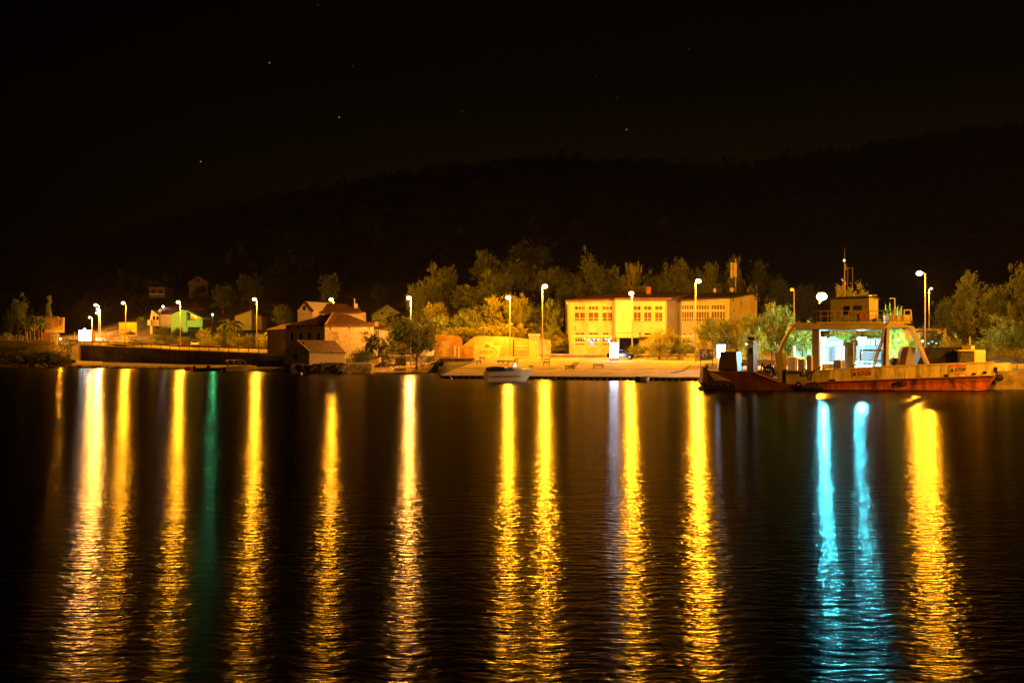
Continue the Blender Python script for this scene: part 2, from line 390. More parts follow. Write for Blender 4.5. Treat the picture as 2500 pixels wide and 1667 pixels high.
# ------------------------------------------------------------------ vegetation
def crown_mesh(name, blobs, n, s, m, seed, spiky=0.0, flat=1.0):
    random.seed(seed); mb = MB()
    tot = sum(b[3]**2 for b in blobs); per = 34
    for b in blobs:
        k = max(3, int(n*b[3]**2/tot/per))
        for _ in range(k):
            d = Vector((random.gauss(0,1), random.gauss(0,1), random.gauss(0,1))).normalized()
            rr = b[3]*random.uniform(.55, 1.15)
            if spiky and random.random() < .3: rr *= 1 + spiky*random.random()
            c0 = Vector((b[0]+d.x*rr, b[1]+d.y*rr, b[2]+d.z*rr*flat)); tr = s*random.uniform(.9, 2.0)
            ax = (d + Vector((0,0,.5))).normalized()
            for _ in range(per):
                e_ = Vector((random.gauss(0,.6), random.gauss(0,.6), random.gauss(0,.6)))*tr + ax*random.uniform(-.6,1.3)*tr
                c = c0 + e_
                u = (ax + Vector((random.gauss(0,.9), random.gauss(0,.9), random.gauss(0,.9)))).normalized(); w = u.orthogonal().normalized()
                w = (Matrix.Rotation(random.uniform(0, 6.28), 3, u) @ w)
                q = s*random.uniform(.3, .8)
                mb.add([c-u*q, c-w*q*.5, c+u*q, c+w*q*.5+u*q*.2], [(0,1,2,3)])
    return mb.mesh(name, m)
def blobset(seed, kind):
    random.seed(seed); B = []
    if kind == 'broad':
        for i in range(15):
            a = random.uniform(0, 6.28); r = random.uniform(.05, .33)
            B.append((math.cos(a)*r, math.sin(a)*r, random.uniform(.36, .84), random.uniform(.10, .22)))
        B.append((0, 0, .62, .26))
    elif kind == 'shoots':
        for i in range(26):
            a = random.uniform(0, 6.28); r = random.uniform(.05, .40); z = random.uniform(.25, .9)
            B.append((math.cos(a)*r*(1.25-z), math.sin(a)*r*(1.25-z), z, random.uniform(.06, .14)))
        B.append((0, 0, .5, .24))
    elif kind == 'pine':
        for i in range(16):
            z = random.uniform(.3, .95); a = random.uniform(0, 6.28); r = (1.05-z)*.5
            B.append((math.cos(a)*r, math.sin(a)*r, z, random.uniform(.08, .15)))
        B.append((0, 0, .55, .2)); B.append((0, 0, .8, .14))
    elif kind == 'cypress':
        for i in range(12):
            z = .1 + i*.075; B.append((random.uniform(-.05,.05), random.uniform(-.05,.05), z, .5*(.12+.22*math.sin(math.pi*min(1, z+.15)))))
    elif kind == 'bush':
        for i in range(15):
            a = random.uniform(0, 6.28); r = random.uniform(.1, .38)
            B.append((math.cos(a)*r, math.sin(a)*r, random.uniform(.22, .72), random.uniform(.12, .24)))
        B.append((0, 0, .35, .34))
    return B
CR = {}
for kind, n, s, sp in (('broad', 9000, .030, .45), ('shoots', 7500, .025, 1.2), ('pine', 6500, .030, .6), ('cypress', 2600, .030, .3), ('bush', 7000, .034, .5)):
    for v in range(2 if kind in ('broad', 'bush', 'shoots') else 1):
        B = blobset(11+v*7, kind)
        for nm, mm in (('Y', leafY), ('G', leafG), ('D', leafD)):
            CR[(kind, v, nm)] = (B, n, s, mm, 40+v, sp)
CRM = {}
def crown(kind, v, hue):
    key = (kind, v, hue)
    if key not in CR: key = (kind, 0, hue)
    if key not in CRM:
        B, n, s, mm, sd, sp = CR[key]; CRM[key] = crown_mesh('crown', B, n, s, mm, sd, sp)
    return CRM[key]
TR = {}
def trunk_mesh(kind):
    if kind in TR: return TR[kind]
    random.seed(7); m = MB()
    m.tube((0,0,-.03), (.01,0,.18), .034, .026).tube((.01,0,.18), (-.01,.01,.45), .026, .018).tube((-.01,.01,.45), (0,0,.8), .018, .005)
    if kind != 'cypress':
        for i in range(9):
            a = i*2.4; z = .2+.055*i; r = random.uniform(.2, .34)
            p = Vector((0,0,z)); q = Vector((math.cos(a)*r*.6, math.sin(a)*r*.6, z+.12)); e = Vector((math.cos(a)*r, math.sin(a)*r, z+.24))
            m.tube(p, q, .013, .008, 6).tube(q, e, .008, .003, 6)
    TR[kind] = m.mesh('trunk', bark, smooth=True); return TR[kind]
def tree(px, ytop, wpx, Y, kind, hue, label, v=0, cat='tree', base=None, group=None, name=None):
    zb = land(px, Y) if base is None else base
    h = Z(ytop, Y) - zb; wd = wpx*Y/F
    if kind == 'bush': nm = name or 'bush'; cat = 'bush' if cat == 'tree' else cat
    else: nm = name or {'pine': 'pine_tree', 'cypress': 'cypress_tree'}.get(kind, 'broadleaf_tree')
    t = thing(nm, label, cat, (X(px, Y), Y, zb), group, rz=(px*1.7) % 6.28)
    me = crown(kind, v, hue); sx = {'broad': 1.0, 'shoots': 1.0, 'pine': 1.0, 'cypress': 2.6, 'bush': .95}[kind]
    c = bpy.data.objects.new('crown', me); C.objects.link(c); c.parent = t; c.scale = (wd*sx, wd*sx, h*1.03)
    k = bpy.data.objects.new('trunk', trunk_mesh(kind)); C.objects.link(k); k.parent = t; k.scale = (wd*.9, wd*.9, h*.95)
    if kind == 'cypress': k.scale = (h*.6, h*.6, h*.9)
    return t
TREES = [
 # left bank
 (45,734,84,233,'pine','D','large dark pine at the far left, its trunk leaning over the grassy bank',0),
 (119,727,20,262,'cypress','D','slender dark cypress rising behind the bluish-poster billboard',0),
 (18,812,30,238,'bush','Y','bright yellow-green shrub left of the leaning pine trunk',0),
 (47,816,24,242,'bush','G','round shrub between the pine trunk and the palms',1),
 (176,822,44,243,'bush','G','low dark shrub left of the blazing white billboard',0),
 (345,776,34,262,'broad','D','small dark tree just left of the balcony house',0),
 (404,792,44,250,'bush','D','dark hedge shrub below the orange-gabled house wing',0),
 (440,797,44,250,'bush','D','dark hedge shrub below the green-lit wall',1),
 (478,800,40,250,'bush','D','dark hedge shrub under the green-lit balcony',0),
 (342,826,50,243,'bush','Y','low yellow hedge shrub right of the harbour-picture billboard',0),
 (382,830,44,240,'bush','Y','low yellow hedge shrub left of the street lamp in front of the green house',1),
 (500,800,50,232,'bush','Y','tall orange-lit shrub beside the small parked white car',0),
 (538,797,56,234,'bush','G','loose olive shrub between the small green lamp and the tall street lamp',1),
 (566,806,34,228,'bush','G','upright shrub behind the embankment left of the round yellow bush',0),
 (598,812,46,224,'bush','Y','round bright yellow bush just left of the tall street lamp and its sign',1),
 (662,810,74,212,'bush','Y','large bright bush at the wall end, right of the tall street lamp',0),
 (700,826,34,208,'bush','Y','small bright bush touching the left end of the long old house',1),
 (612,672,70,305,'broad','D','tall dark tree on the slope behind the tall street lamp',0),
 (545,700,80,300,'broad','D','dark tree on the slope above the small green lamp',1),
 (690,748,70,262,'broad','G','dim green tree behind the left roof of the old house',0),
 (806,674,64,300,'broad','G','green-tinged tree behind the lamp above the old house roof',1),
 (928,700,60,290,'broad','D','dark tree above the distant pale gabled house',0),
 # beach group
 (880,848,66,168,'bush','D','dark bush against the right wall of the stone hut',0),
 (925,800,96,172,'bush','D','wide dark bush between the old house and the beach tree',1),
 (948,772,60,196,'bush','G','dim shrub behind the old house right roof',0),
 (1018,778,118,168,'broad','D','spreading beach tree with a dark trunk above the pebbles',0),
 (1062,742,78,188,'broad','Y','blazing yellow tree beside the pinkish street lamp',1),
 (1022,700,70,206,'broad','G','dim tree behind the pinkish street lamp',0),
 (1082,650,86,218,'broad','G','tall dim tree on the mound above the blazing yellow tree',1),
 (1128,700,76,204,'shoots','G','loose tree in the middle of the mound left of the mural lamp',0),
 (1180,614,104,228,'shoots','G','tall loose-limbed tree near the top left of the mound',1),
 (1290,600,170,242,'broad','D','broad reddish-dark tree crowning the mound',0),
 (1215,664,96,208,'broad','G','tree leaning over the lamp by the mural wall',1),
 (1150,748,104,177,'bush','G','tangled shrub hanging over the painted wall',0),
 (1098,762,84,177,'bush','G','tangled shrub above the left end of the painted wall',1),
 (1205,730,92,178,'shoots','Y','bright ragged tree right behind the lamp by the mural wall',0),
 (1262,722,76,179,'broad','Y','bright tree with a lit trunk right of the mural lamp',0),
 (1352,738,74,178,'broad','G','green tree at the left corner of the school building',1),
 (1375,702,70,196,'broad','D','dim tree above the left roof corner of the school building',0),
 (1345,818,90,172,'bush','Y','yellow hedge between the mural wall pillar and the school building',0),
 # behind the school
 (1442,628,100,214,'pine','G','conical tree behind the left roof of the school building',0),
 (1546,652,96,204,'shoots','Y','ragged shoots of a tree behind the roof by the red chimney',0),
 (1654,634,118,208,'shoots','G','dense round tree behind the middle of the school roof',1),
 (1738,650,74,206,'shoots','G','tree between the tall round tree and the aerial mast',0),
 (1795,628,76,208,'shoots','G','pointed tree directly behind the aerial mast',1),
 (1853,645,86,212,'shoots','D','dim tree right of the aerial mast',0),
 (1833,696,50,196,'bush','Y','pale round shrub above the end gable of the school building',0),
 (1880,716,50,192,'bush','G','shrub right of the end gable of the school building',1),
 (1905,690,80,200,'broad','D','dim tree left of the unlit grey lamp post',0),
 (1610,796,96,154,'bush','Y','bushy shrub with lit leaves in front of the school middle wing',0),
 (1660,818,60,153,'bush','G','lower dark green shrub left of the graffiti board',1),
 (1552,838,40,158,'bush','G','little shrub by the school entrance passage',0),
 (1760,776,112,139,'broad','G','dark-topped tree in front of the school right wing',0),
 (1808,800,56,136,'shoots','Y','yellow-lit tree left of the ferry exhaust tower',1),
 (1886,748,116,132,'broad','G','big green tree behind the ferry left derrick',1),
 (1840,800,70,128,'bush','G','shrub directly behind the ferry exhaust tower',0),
 (1960,790,84,128,'broad','G','green-lit tree left of the kiosk with slim pale trunk',0),
 (2052,776,100,129,'broad','G','green-lit tree over the kiosk between the two cyan lamps',1),
 (2138,786,80,130,'broad','G','green-lit tree right of the brightest cyan lamp',0),
 (2082,702,110,152,'broad','Y','brown-lit crown showing over the ferry wheelhouse roof',0),
 (2172,742,34,126,'bush','G','small round treetop left above the ferry stair platform',0),
 (2198,741,34,126,'bush','G','small round treetop right above the ferry stair platform',1),
 (2205,808,84,122,'bush','Y','yellow-lit hedge seen through the ferry right derrick',0),
 (2262,842,70,121,'bush','Y','yellow-lit hedge below the long building with the blue banner',1),
 (2322,816,60,121,'bush','Y','bright leafy shrub above the ferry dark deck cargo',0),
 # filling canopy
 (1843,770,100,140,'broad','G','shady tree between the yellow-lit tree and the big green tree, before the end gable',1),
 (1925,766,96,131,'shoots','G','loose tree right of the big green tree, behind the ferry derrick leg',1),
 (1715,800,60,150,'bush','Y','lit shrub at the foot of the school right wing, left of the dark-topped tree',0),
 (1405,672,90,222,'broad','G','tree between the mound and the conical tree, above the left roof corner',0),
 (1500,660,96,216,'broad','G','rounded tree right of the conical tree behind the school roof',1),
 (1600,668,90,212,'broad','G','tree right of the red chimney behind the school roof',0),
 (1698,656,100,214,'broad','G','tree left of the right-wing chimney behind the school',1),
 (1768,662,90,214,'broad','D','tree just left of the aerial mast, partly hidden by the antennas',0),
 (1880,668,110,220,'broad','D','dark rounded tree right of the aerial mast, behind the end gable',1),
 (1950,700,110,205,'broad','D','dark tree behind the dim grey lamp post',0),
 (1240,640,120,226,'broad','G','tree in the middle top of the mound, between the loose and reddish trees',1),
 (1330,655,110,224,'broad','G','tree on the mound right of the tall right-armed lamp',0),
 (1045,680,90,210,'shoots','G','ragged tree at the left shoulder of the mound',1),
 (1170,700,110,200,'broad','G','broad tree filling the mound above the painted wall',1),
 (1300,735,90,182,'bush','G','dense shrub between the two lamps on the mound slope',0),
 (1112,800,70,173,'bush','Y','bright shrub hanging over the left part of the painted wall',0),
 (1150,795,80,172.6,'bush','Y','bright shrub over the notch of the painted wall',1),
 (1200,790,84,172,'bush','Y','bright shrub over the oval logo',0),
 (1250,785,80,172,'bush','Y','bright shrub behind the mural lamp pole',1),
 (1330,790,80,174,'bush','G','green shrub behind the gate pillar',0),
 (1375,800,60,176,'bush','Y','yellow shrub touching the left corner of the school building',1),
 (400,815,56,246,'bush','G','hedge shrub in front of the green-lit wall',1),
 (450,822,50,240,'bush','Y','low yellow shrub left of the small parked white car',0),
 (520,815,46,226,'bush','Y','orange-lit shrub right of the small parked white car',1),
 (575,822,44,222,'bush','Y','low bright shrub left of the round yellow bush',1),
 (642,822,44,209,'bush','Y','low bright shrub behind the blank road sign',0),
 (2345,735,100,158,'broad','D','rounded dark tree filling the gap beside the tall ragged one',1),
 (2430,705,110,156,'broad','G','tree between the two tall ragged trees on the right',0),
 (2275,790,80,135,'bush','D','dark shrub right of the banner building',1),
 # right
 (2300,745,90,146,'shoots','D','smaller ragged tree right of the tall slim lamp post',0),
 (2368,668,150,152,'shoots','G','tall ragged tree right of the two lamp posts',1),
 (2496,662,140,148,'shoots','G','tall ragged tree cut by the right edge of the picture',0),
 (2440,762,140,132,'bush','G','large rounded dense tree above the ferry stern cabin',1),
 (2545,800,110,128,'bush','G','dense shrub just beyond the right edge of the picture',0),
 (2390,828,60,124,'bush','G','low shrub behind the ferry stern cabin',0),
 (2440,850,50,119,'bush','Y','low round shrub behind the iron railing, left one',0),
 (2490,850,50,119,'bush','Y','low round shrub behind the iron railing, right one',1),
]
for i, (px, yt, w_, Y, kind, hue, lab, v) in enumerate(TREES):
    tree(px, yt, w_, Y, kind, hue, lab, v, group='shrubs along the shore' if kind == 'bush' else 'trees of the town')

frond_m = MB()
for k in range(8):
    t0, t1 = k/8, (k+1)/8
    def fp(t): return Vector((t*1.0, 0, .35*math.sin(t*2.2) - .55*t*t))
    a, b = fp(t0), fp(t1); w0 = .16*math.sin(math.pi*min(1, t0*.9+.1)); w1 = .16*math.sin(math.pi*min(1, t1*.9+.1))
    for s in (-1, 1):
        frond_m.add([a, b, b+Vector((.05, s*w1, -.07)), a+Vector((.05, s*w0, -.07))], [(0,1,2,3)])
FRD = frond_m.mesh('frond', leafG, smooth=True)
def palm(px, ytop, Y, r, label, seed):
    random.seed(seed); zb = land(px, Y); zt = Z(ytop, Y); h = zt - zb
    t = thing('palm_tree', label, 'palm tree', (X(px, Y), Y, zb), 'palm trees')
    m = MB(); n = 8
    for i in range(n):
        z0, z1 = h*i/n, h*(i+1)/n; m.tube((0,0,z0), (0,0,z1), .22-.06*i/n, .26-.08*i/n, 9)
    m.build('trunk', mat('palm_bark', (.34,.24,.15), .95, .5, 3, .8), t, local=True)
    for i in range(15):
        o = bpy.data.objects.new('frond', FRD); C.objects.link(o); o.parent = t; o.location = (0, 0, h)
        o.rotation_euler = (random.uniform(-.2,.2), random.uniform(-.75, .55), i*2.4); o.scale = (r,)*3
for args in [(62,796,226,2.0,'leftmost palm, its short trunk at the edge of the poster panels',1), (72,792,228,2.0,'second palm from the left, with a thick orange-lit trunk',2), (83,787,231,2.2,'slim middle palm behind the others',3),
             (91,783,229,2.4,'tallest palm with orange panel behind its trunk',4), (101,786,226,2.3,'palm trunk nearest to the bluish-poster billboard',5), (562,792,246,3.6,'feathery palm behind the orange-lit shrubs, left of the yellow house',6)]: palm(*args)

# grass on the left bank
random.seed(9); m = MB()
for i in range(9000):
    px = random.uniform(-250, 176); c = column(px); Y = random.uniform(c[2][0]+1.5, c[5][0]); x = X(px, Y); z = land(px, Y)
    h = random.uniform(.25, .75); a = random.uniform(0, 6.28); dx, dy = math.cos(a)*.12, math.sin(a)*.12; l = random.uniform(-.25, .25)
    m.add([(x-dx, Y-dy, z-.05), (x+dx, Y+dy, z-.05), (x+l, Y+l*.5, z+h)], [(0,1,2)])
for i in range(2500):
    px = random.uniform(900, 1075); Y = random.uniform(169, 180); x = X(px, Y); z = land(px, Y)
    if noise.noise(Vector((x*.3, Y*.3, 0))) < .05: continue
    h = random.uniform(.15, .4); a = random.uniform(0, 6.28); dx, dy = math.cos(a)*.1, math.sin(a)*.1
    m.add([(x-dx, Y-dy, z-.05), (x+dx, Y+dy, z-.05), (x, Y, z+h)], [(0,1,2)])
tag(m.build('bank_grass', grassm, smooth=True), 'dry grass covering the bank at the far left and the slope by the beach tree', 'grass', kind='stuff')
# brush on the seaward face of the bank, shore stones
m = MB(); random.seed(12)
for i in range(150):
    px = random.uniform(-100, 180); c = column(px); Y = random.uniform(c[2][0]+.5, c[3][0]+1); z = land(px, Y)
    clump(m, (X(px, Y), Y, z), random.uniform(.4, .9), random.uniform(.4, .9), 40, .2)
tag(m.build('bank_scrub', leafD, smooth=True), 'tangled dark scrub on the seaward face of the left bank', 'scrub', kind='stuff')
def rocks(name, label, n, f, r0, r1, mt, seed):
    random.seed(seed); m = MB()
    for i in range(n):
        px, Y = f(); r = random.uniform(r0, r1)*(.5+random.random()); b = len(m.v)
        m.ball((X(px, Y), Y, land(px, Y)+r*.15), r*random.uniform(.8, 1.7), r, r*random.uniform(.5, .9), 7, 5)
        for k in range(b, len(m.v)):
            v = Vector(m.v[k]); m.v[k] = tuple(v + Vector((1,1,1))*noise.noise(v*2.3/r*.5)*r*.35)
    tag(m.build(name, mt), label, 'stones', kind='stuff')
def shore(a, b, lo, hi):
    def f():
        px = random.uniform(a, b); return px, column(px)[1][0] + random.uniform(lo, hi)
    return f
rocks('shore_stones', 'pale stones lining the waterline below the left bank', 260, shore(-120, 270, 0, 3.0), .12, .40, rockm, 3)
rocks('shore_stones', 'small stones along the waterline below the dark embankment', 260, shore(270, 560, 0, 3.0), .08, .25, rockm, 4)
rocks('foundation_rubble', 'dark rubble at the foot of the stone hut', 420, shore(640, 852, -1.2, 2.0), .2, .55, stone_d, 5)
rocks('beach_pebbles', 'pebbles scattered on the beach below the spreading tree', 160, shore(860, 1080, 0, 6.0), .08, .22, rockm, 6)

# beach sheets
def sheet(name, a, b, k0, k1, mt, dz, step=10, t0=0.0, t1=1.0, pieces=5):
    m = MB(); cols = []; px = a
    while px <= b:
        c = column(px); A = c[k0]; B = c[k1]; ya = A[0]+(B[0]-A[0])*t0; yb = A[0]+(B[0]-A[0])*t1
        cols.append([(X(px, ya+(yb-ya)*i/pieces), ya+(yb-ya)*i/pieces, lerp1(c, ya+(yb-ya)*i/pieces)+dz) for i in range(pieces+1)]); px += step
    for p, q in zip(cols, cols[1:]):
        for i in range(pieces): m.quad(p[i], q[i], q[i+1], p[i+1])
    return struct(m.build(name, mt, smooth=True))
sheet('beach', 150, 250, 1, 3, sand, .10, t0=0.0, t1=.97)
sheet('beach', 860, 1066, 1, 4, sand, .10, t0=0.0, t1=.7)
sheet('road', 176, 700, 4, 5, asphalt, .06, t0=.1, t1=.8)
sheet('road', 700, 1060, 4, 5, conc_l, .08, t0=.15, t1=.8)

# ------------------------------------------------------------------ street lamps
def lamp(hx, hy, qx, Y, label, lens=lens_e, r=.42, scale=1.0, base=None, dy=-.6, group='sodium street lamps'):
    zb = land(qx, Y) if base is None else base
    hp = Vector(P(hx, hy, Y)); qp = Vector((X(qx, Y), Y, zb)); top = Vector((qp.x, Y, hp.z - .25*scale))
    t = thing('street_lamp', label, 'street lamp', qp, group)
    m = MB().tube(qp - Vector((0,0,.4)), qp + Vector((0,0,1.3)), .15*scale, .14*scale, 10).tube(qp + Vector((0,0,1.3)), top, .11*scale, .06*scale, 10)
    m.build('pole', galv, t)
    MB().box(qp.x-.22, qp.x+.22, Y-.22, Y+.22, zb-.15, zb+.06).build('base_plate', galv, t)
    sgn = -1 if hp.x < qp.x else 1
    hp = Vector((hp.x, Y + dy, hp.z))
    MB().path([top, top + Vector((sgn*.08, dy*.15, .25)), hp + Vector((-sgn*.1, 0, r*.74))], .045, 6).build('arm', galv, t)
    # housing: shallow hood over the lens
    hs = MB(); hs.ball(hp + Vector((0, 0.05, r*.74)), r*.7, r*.5, .08, 14, 6)
    hs.build('housing', galv, t)
    MB().ball(hp, r, r*.8, r*.72, 14, 8).build('lens', lens, t, smooth=True)
    hang_light(t, lens, hp - Vector((0, 0, r*.72+.12)), r*.4)
    return t
lamp(236,745,241,246,'leftmost tall street lamp, highest of the cluster behind the white billboard', lens_p)
lamp(241.5,755,245,254,'street lamp in the left cluster, its head just below the highest one', lens_p)
lamp(239.5,764,242,266,'street lamp in the left cluster, lowest head of the close pair', lens_p)
lamp(221,775,225,280,'smaller street lamp farthest left, its pole rising out of the white billboard', lens_p, r=.34)
lamp(303,740,307,233,'street lamp crossing the harbour-picture billboard')
lamp(437,738,440.5,220,'street lamp in front of the green-lit house')
lamp(623,731,627,205,'street lamp on the embankment beside the small blank sign')
lamp(810,732,814,192,'street lamp shining just above the old house roof', base=3.0)
lamp(999,728,1003,173,'pinkish street lamp rising behind the spreading beach tree', lens_p)
lamp(1241,727,1245,166.0,'street lamp standing before the painted mural wall')
lamp(1330,700,1324,152,'street lamp at the head of the ramp, its head to the right of the pole')
lamp(1540,717,1543,158,'street lamp in front of the school blank wall, beside the black car')
lamp(1703,687,1698,147.5,'tallest lamp at the ramp edge, in front of the school right wing', lens_big)
lamp(2001,725,2001,117,'brightest street lamp, blazing above the ferry deck', lens_big, r=.62, dy=-.8)
lamp(2237,669,2259,131,'tall lamp on the right with its head held out far left of the pole', lens_mid, dy=-1.0)
lamp(2270,705,2268,168,'small distant lamp just right of the tall slim post', lens_e, r=.2)
lamp(1931,708,1939,150,'grey lamp post with a dim head left of the blazing lamp', lens_low, r=.3)
lamp(2790,600,2800,86,'lamp on the mole just beyond the right edge of the picture, lighting the ferry side', lens_mole, base=1.6)
lamp(3060,560,3075,70,'second lamp of the mole, outside the right edge of the picture', lens_mole, base=1.6)
# small lights
def small_light(name, px, py, Y, r, mt, label, post=True, cat='lamp', ground_z=None):
    p = Vector(P(px, py, Y)); zb = land(px, Y) if ground_z is None else ground_z
    t = thing(name, label, cat, (p.x, Y, min(zb, p.z)))
    MB().ball(p, r, r, r, 10, 7).build('bulb', mt, t, smooth=True)
    if mt.name in GLOW: hang_light(t, mt, p - Vector((0, r+.25, .05)), r*.6)
    MB().tube((p.x, Y, min(zb, p.z-.3)-.1), (p.x, Y, p.z-r), .05).build('post', dark_m, t)
    return t
small_light('garden_lamp', 519, 768, 252, .26, green_e, 'small greenish-white lamp on a thin post right of the green-lit house')
small_light('yard_lamp', 398, 748.5, 266, .22, white_e, 'tiny pinkish-white lamp above the satellite dish of the balcony house')
small_light('low_spotlight', 148, 827, 222, .22, spot_e, 'low glaring spotlight at the foot of the bluish-poster billboard')

# ------------------------------------------------------------------ embankment wall, apron slabs, guard rail
t = thing('embankment_wall', 'long dark retaining wall under the road on the left', 'wall', (X(430, 215), 215, .5))
m = MB(); px = 168
def wp(px, z, dy=0): return (X(px, wally(px)+dy), wally(px)+dy, z)
while px < 696:
    q = min(696, px+24)
    m.add([wp(px,-.5), wp(q,-.5), wp(q, wallz(q,2)), wp(px, wallz(px,2)), wp(px,-.5,1.2), wp(q,-.5,1.2), wp(q,wallz(q,2),1.2), wp(px,wallz(px,2),1.2)],
          [(0,1,2,3),(7,6,5,4),(3,2,6,7),(0,3,7,4),(1,5,6,2)]); px = q
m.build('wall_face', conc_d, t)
px = 170.0; joints = []
while px < 694:
    q = px + lerp1([(170,18),(440,24),(700,24.5)], px); g_ = .35
    za, zb = wallz(px,2), wallz(min(q,696),2); ua, ub = wallz(px,3), wallz(min(q,696),3); a, b = px+g_, min(q, 696)-g_
    MB().add([wp(a,za,-.12), wp(b,zb,-.12), wp(b,ub,.9), wp(a,ua,.9), wp(a,za-.18,-.12), wp(b,zb-.18,-.12), wp(b,ub-.5,.95), wp(a,ua-.5,.95)],
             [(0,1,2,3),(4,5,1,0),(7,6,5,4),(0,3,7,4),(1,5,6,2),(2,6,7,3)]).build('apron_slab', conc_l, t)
    joints.append(px); px = q
t = thing('guard_rail', 'dark steel guard rail running along the top of the embankment', 'guard rail', (X(430, 215), 215, 4))
m = MB()
for a, b in zip(joints, joints[1:]):
    za, zb = wallz(a,3), wallz(b,3)
    m.add([wp(a,za+.02,.2), wp(b,zb+.02,.2), wp(b,zb+.26,.2), wp(a,za+.26,.2), wp(a,za+.02,.3), wp(b,zb+.02,.3), wp(b,zb+.26,.3), wp(a,za+.26,.3)], [(0,1,2,3),(7,6,5,4),(3,2,6,7),(0,4,5,1)])
m.build('rail', dark_m, t)
for a in joints:
    p = wp(a, wallz(a,2), .12); MB().box(p[0]-.05, p[0]+.05, p[1]-.05, p[1]+.05, p[2]-.1, wallz(a,3)+.3).build('post', dark_m, t)
t = thing('roadside_barrier', 'low red and pale barrier behind the road in front of the shrubs', 'barrier', (X(500, 226), 226, 4))
for i in range(14):
    a = 360+i*18; Y = wally(a)+13; z0 = wallz(a,3)+.15
    MB().box(X(a,Y), X(a+17,Y), Y, Y+.15, z0, z0+.28).build('panel', mat('faded_red', (.22,.05,.03), .8, .3) if i % 3 else conc, t)

# culvert opening and low dark wall by the hut
MB().pbox(640, 694, 868, 893, 180, 1.5)
tag(MB().pbox(626, 700, 866, 896, 181, 2.0).build('low_dark_wall', conc_d), 'low shadowed wall between the embankment end and the stone hut', 'wall')

# ------------------------------------------------------------------ facades
def facade(mb, p0, p1, q0, q1, Y, holes, th=.28):
    xs = sorted({p0, p1} | {h[0] for h in holes} | {h[1] for h in holes}); ys = sorted({q0, q1} | {h[2] for h in holes} | {h[3] for h in holes})
    for a, b in zip(xs, xs[1:]):
        for c, d in zip(ys, ys[1:]):
            cx_, cy_ = (a+b)/2, (c+d)/2
            if any(h[0] < cx_ < h[1] and h[2] < cy_ < h[3] for h in holes): continue
            mb.quad(P(a,d,Y), P(b,d,Y), P(b,c,Y), P(a,c,Y))
    for h in holes:
        x0, x1, z0, z1 = X(h[0],Y), X(h[1],Y), Z(h[3],Y), Z(h[2],Y)
        mb.quad((x0,Y,z0),(x0,Y+th,z0),(x0,Y+th,z1),(x0,Y,z1)); mb.quad((x1,Y,z0),(x1,Y,z1),(x1,Y+th,z1),(x1,Y+th,z0))
        mb.quad((x0,Y,z0),(x1,Y,z0),(x1,Y+th,z0),(x0,Y+th,z0)); mb.quad((x0,Y,z1),(x0,Y+th,z1),(x1,Y+th,z1),(x1,Y,z1))
    return mb
def shell(mb, p0, p1, q0, q1, Y, d):       # side and back walls behind a facade
    x0, x1, z0, z1 = X(p0,Y), X(p1,Y), Z(q1,Y), Z(q0,Y)
    mb.quad((x0,Y+d,z0),(x0,Y,z0),(x0,Y,z1),(x0,Y+d,z1)); mb.quad((x1,Y,z0),(x1,Y+d,z0),(x1,Y+d,z1),(x1,Y,z1))
    mb.quad((x1,Y+d,z0),(x0,Y+d,z0),(x0,Y+d,z1),(x1,Y+d,z1)); mb.quad((x0,Y,z1),(x1,Y,z1),(x1,Y+d,z1),(x0,Y+d,z1))
    return mb
def window(parent, h, Y, mull=1, bars=(), fr=.09, glassm=None, curt=False, th=.28):
    x0, x1, z0, z1 = X(h[0],Y), X(h[1],Y), Z(h[3],Y), Z(h[2],Y); y = Y+th*.55
    m = MB(); m.box(x0, x1, y, y+.08, z0, z0+fr).box(x0, x1, y, y+.08, z1-fr, z1).box(x0, x0+fr, y, y+.08, z0+fr, z1-fr).box(x1-fr, x1, y, y+.08, z0+fr, z1-fr)
    n = mull
    for i in range(1, n):
        xc = x0+(x1-x0)*i/n; m.box(xc-.035, xc+.035, y+.003, y+.077, z0+fr, z1-fr)
    for b in bars:
        zc = z1-(z1-z0)*b; m.box(x0+fr, x1-fr, y+.006, y+.074, zc-.035, zc+.035)
    w = m.build('window', framew, parent)
    MB().box(x0+fr*.5, x1-fr*.5, y+.09, y+.11, z0+fr*.5, z1-fr*.5).build('pane', glassm or glass, w)
    if curt: MB().box(x0+fr*.5, x1-fr*.5, y+.075, y+.087, z0+fr*.5, z1-fr*.5).build('curtain', curtain, w)
    return w

# school building ---------------------------------------------------
SY = 171.0
t = thing('school_building', 'long pale two-storey school-like building with low brown roofs and banks of windows', 'building', (X(1580, SY), SY, Z(868, SY)))
upA = [(1403,1429,747,757),(1436,1462,747,757),(1470,1496,747,757),(1403,1429,762,784),(1436,1462,762,784),(1470,1496,762,784)]
loA = [(1403,1429,811,818),(1436,1462,811,818),(1470,1488,811,818),(1403,1429,826,835),(1436,1462,826,835),(1470,1496,826,835),(1403,1429,838,844),(1436,1462,838,844),(1470,1496,838,844)]
m = facade(MB(), 1390, 1502, 733, 880, SY, upA+loA); shell(m, 1390, 1502, 733, 880, SY, 13); m.build('left_wing_wall', plaster, t)
for h in upA: window(t, h, SY, 2 if h[3] > 770 else 3, (.68,) if h[3] > 770 else (), .06, curt=True)
for h in loA: window(t, h, SY, 4 if 824 < h[2] < 830 else 2, (), .12)
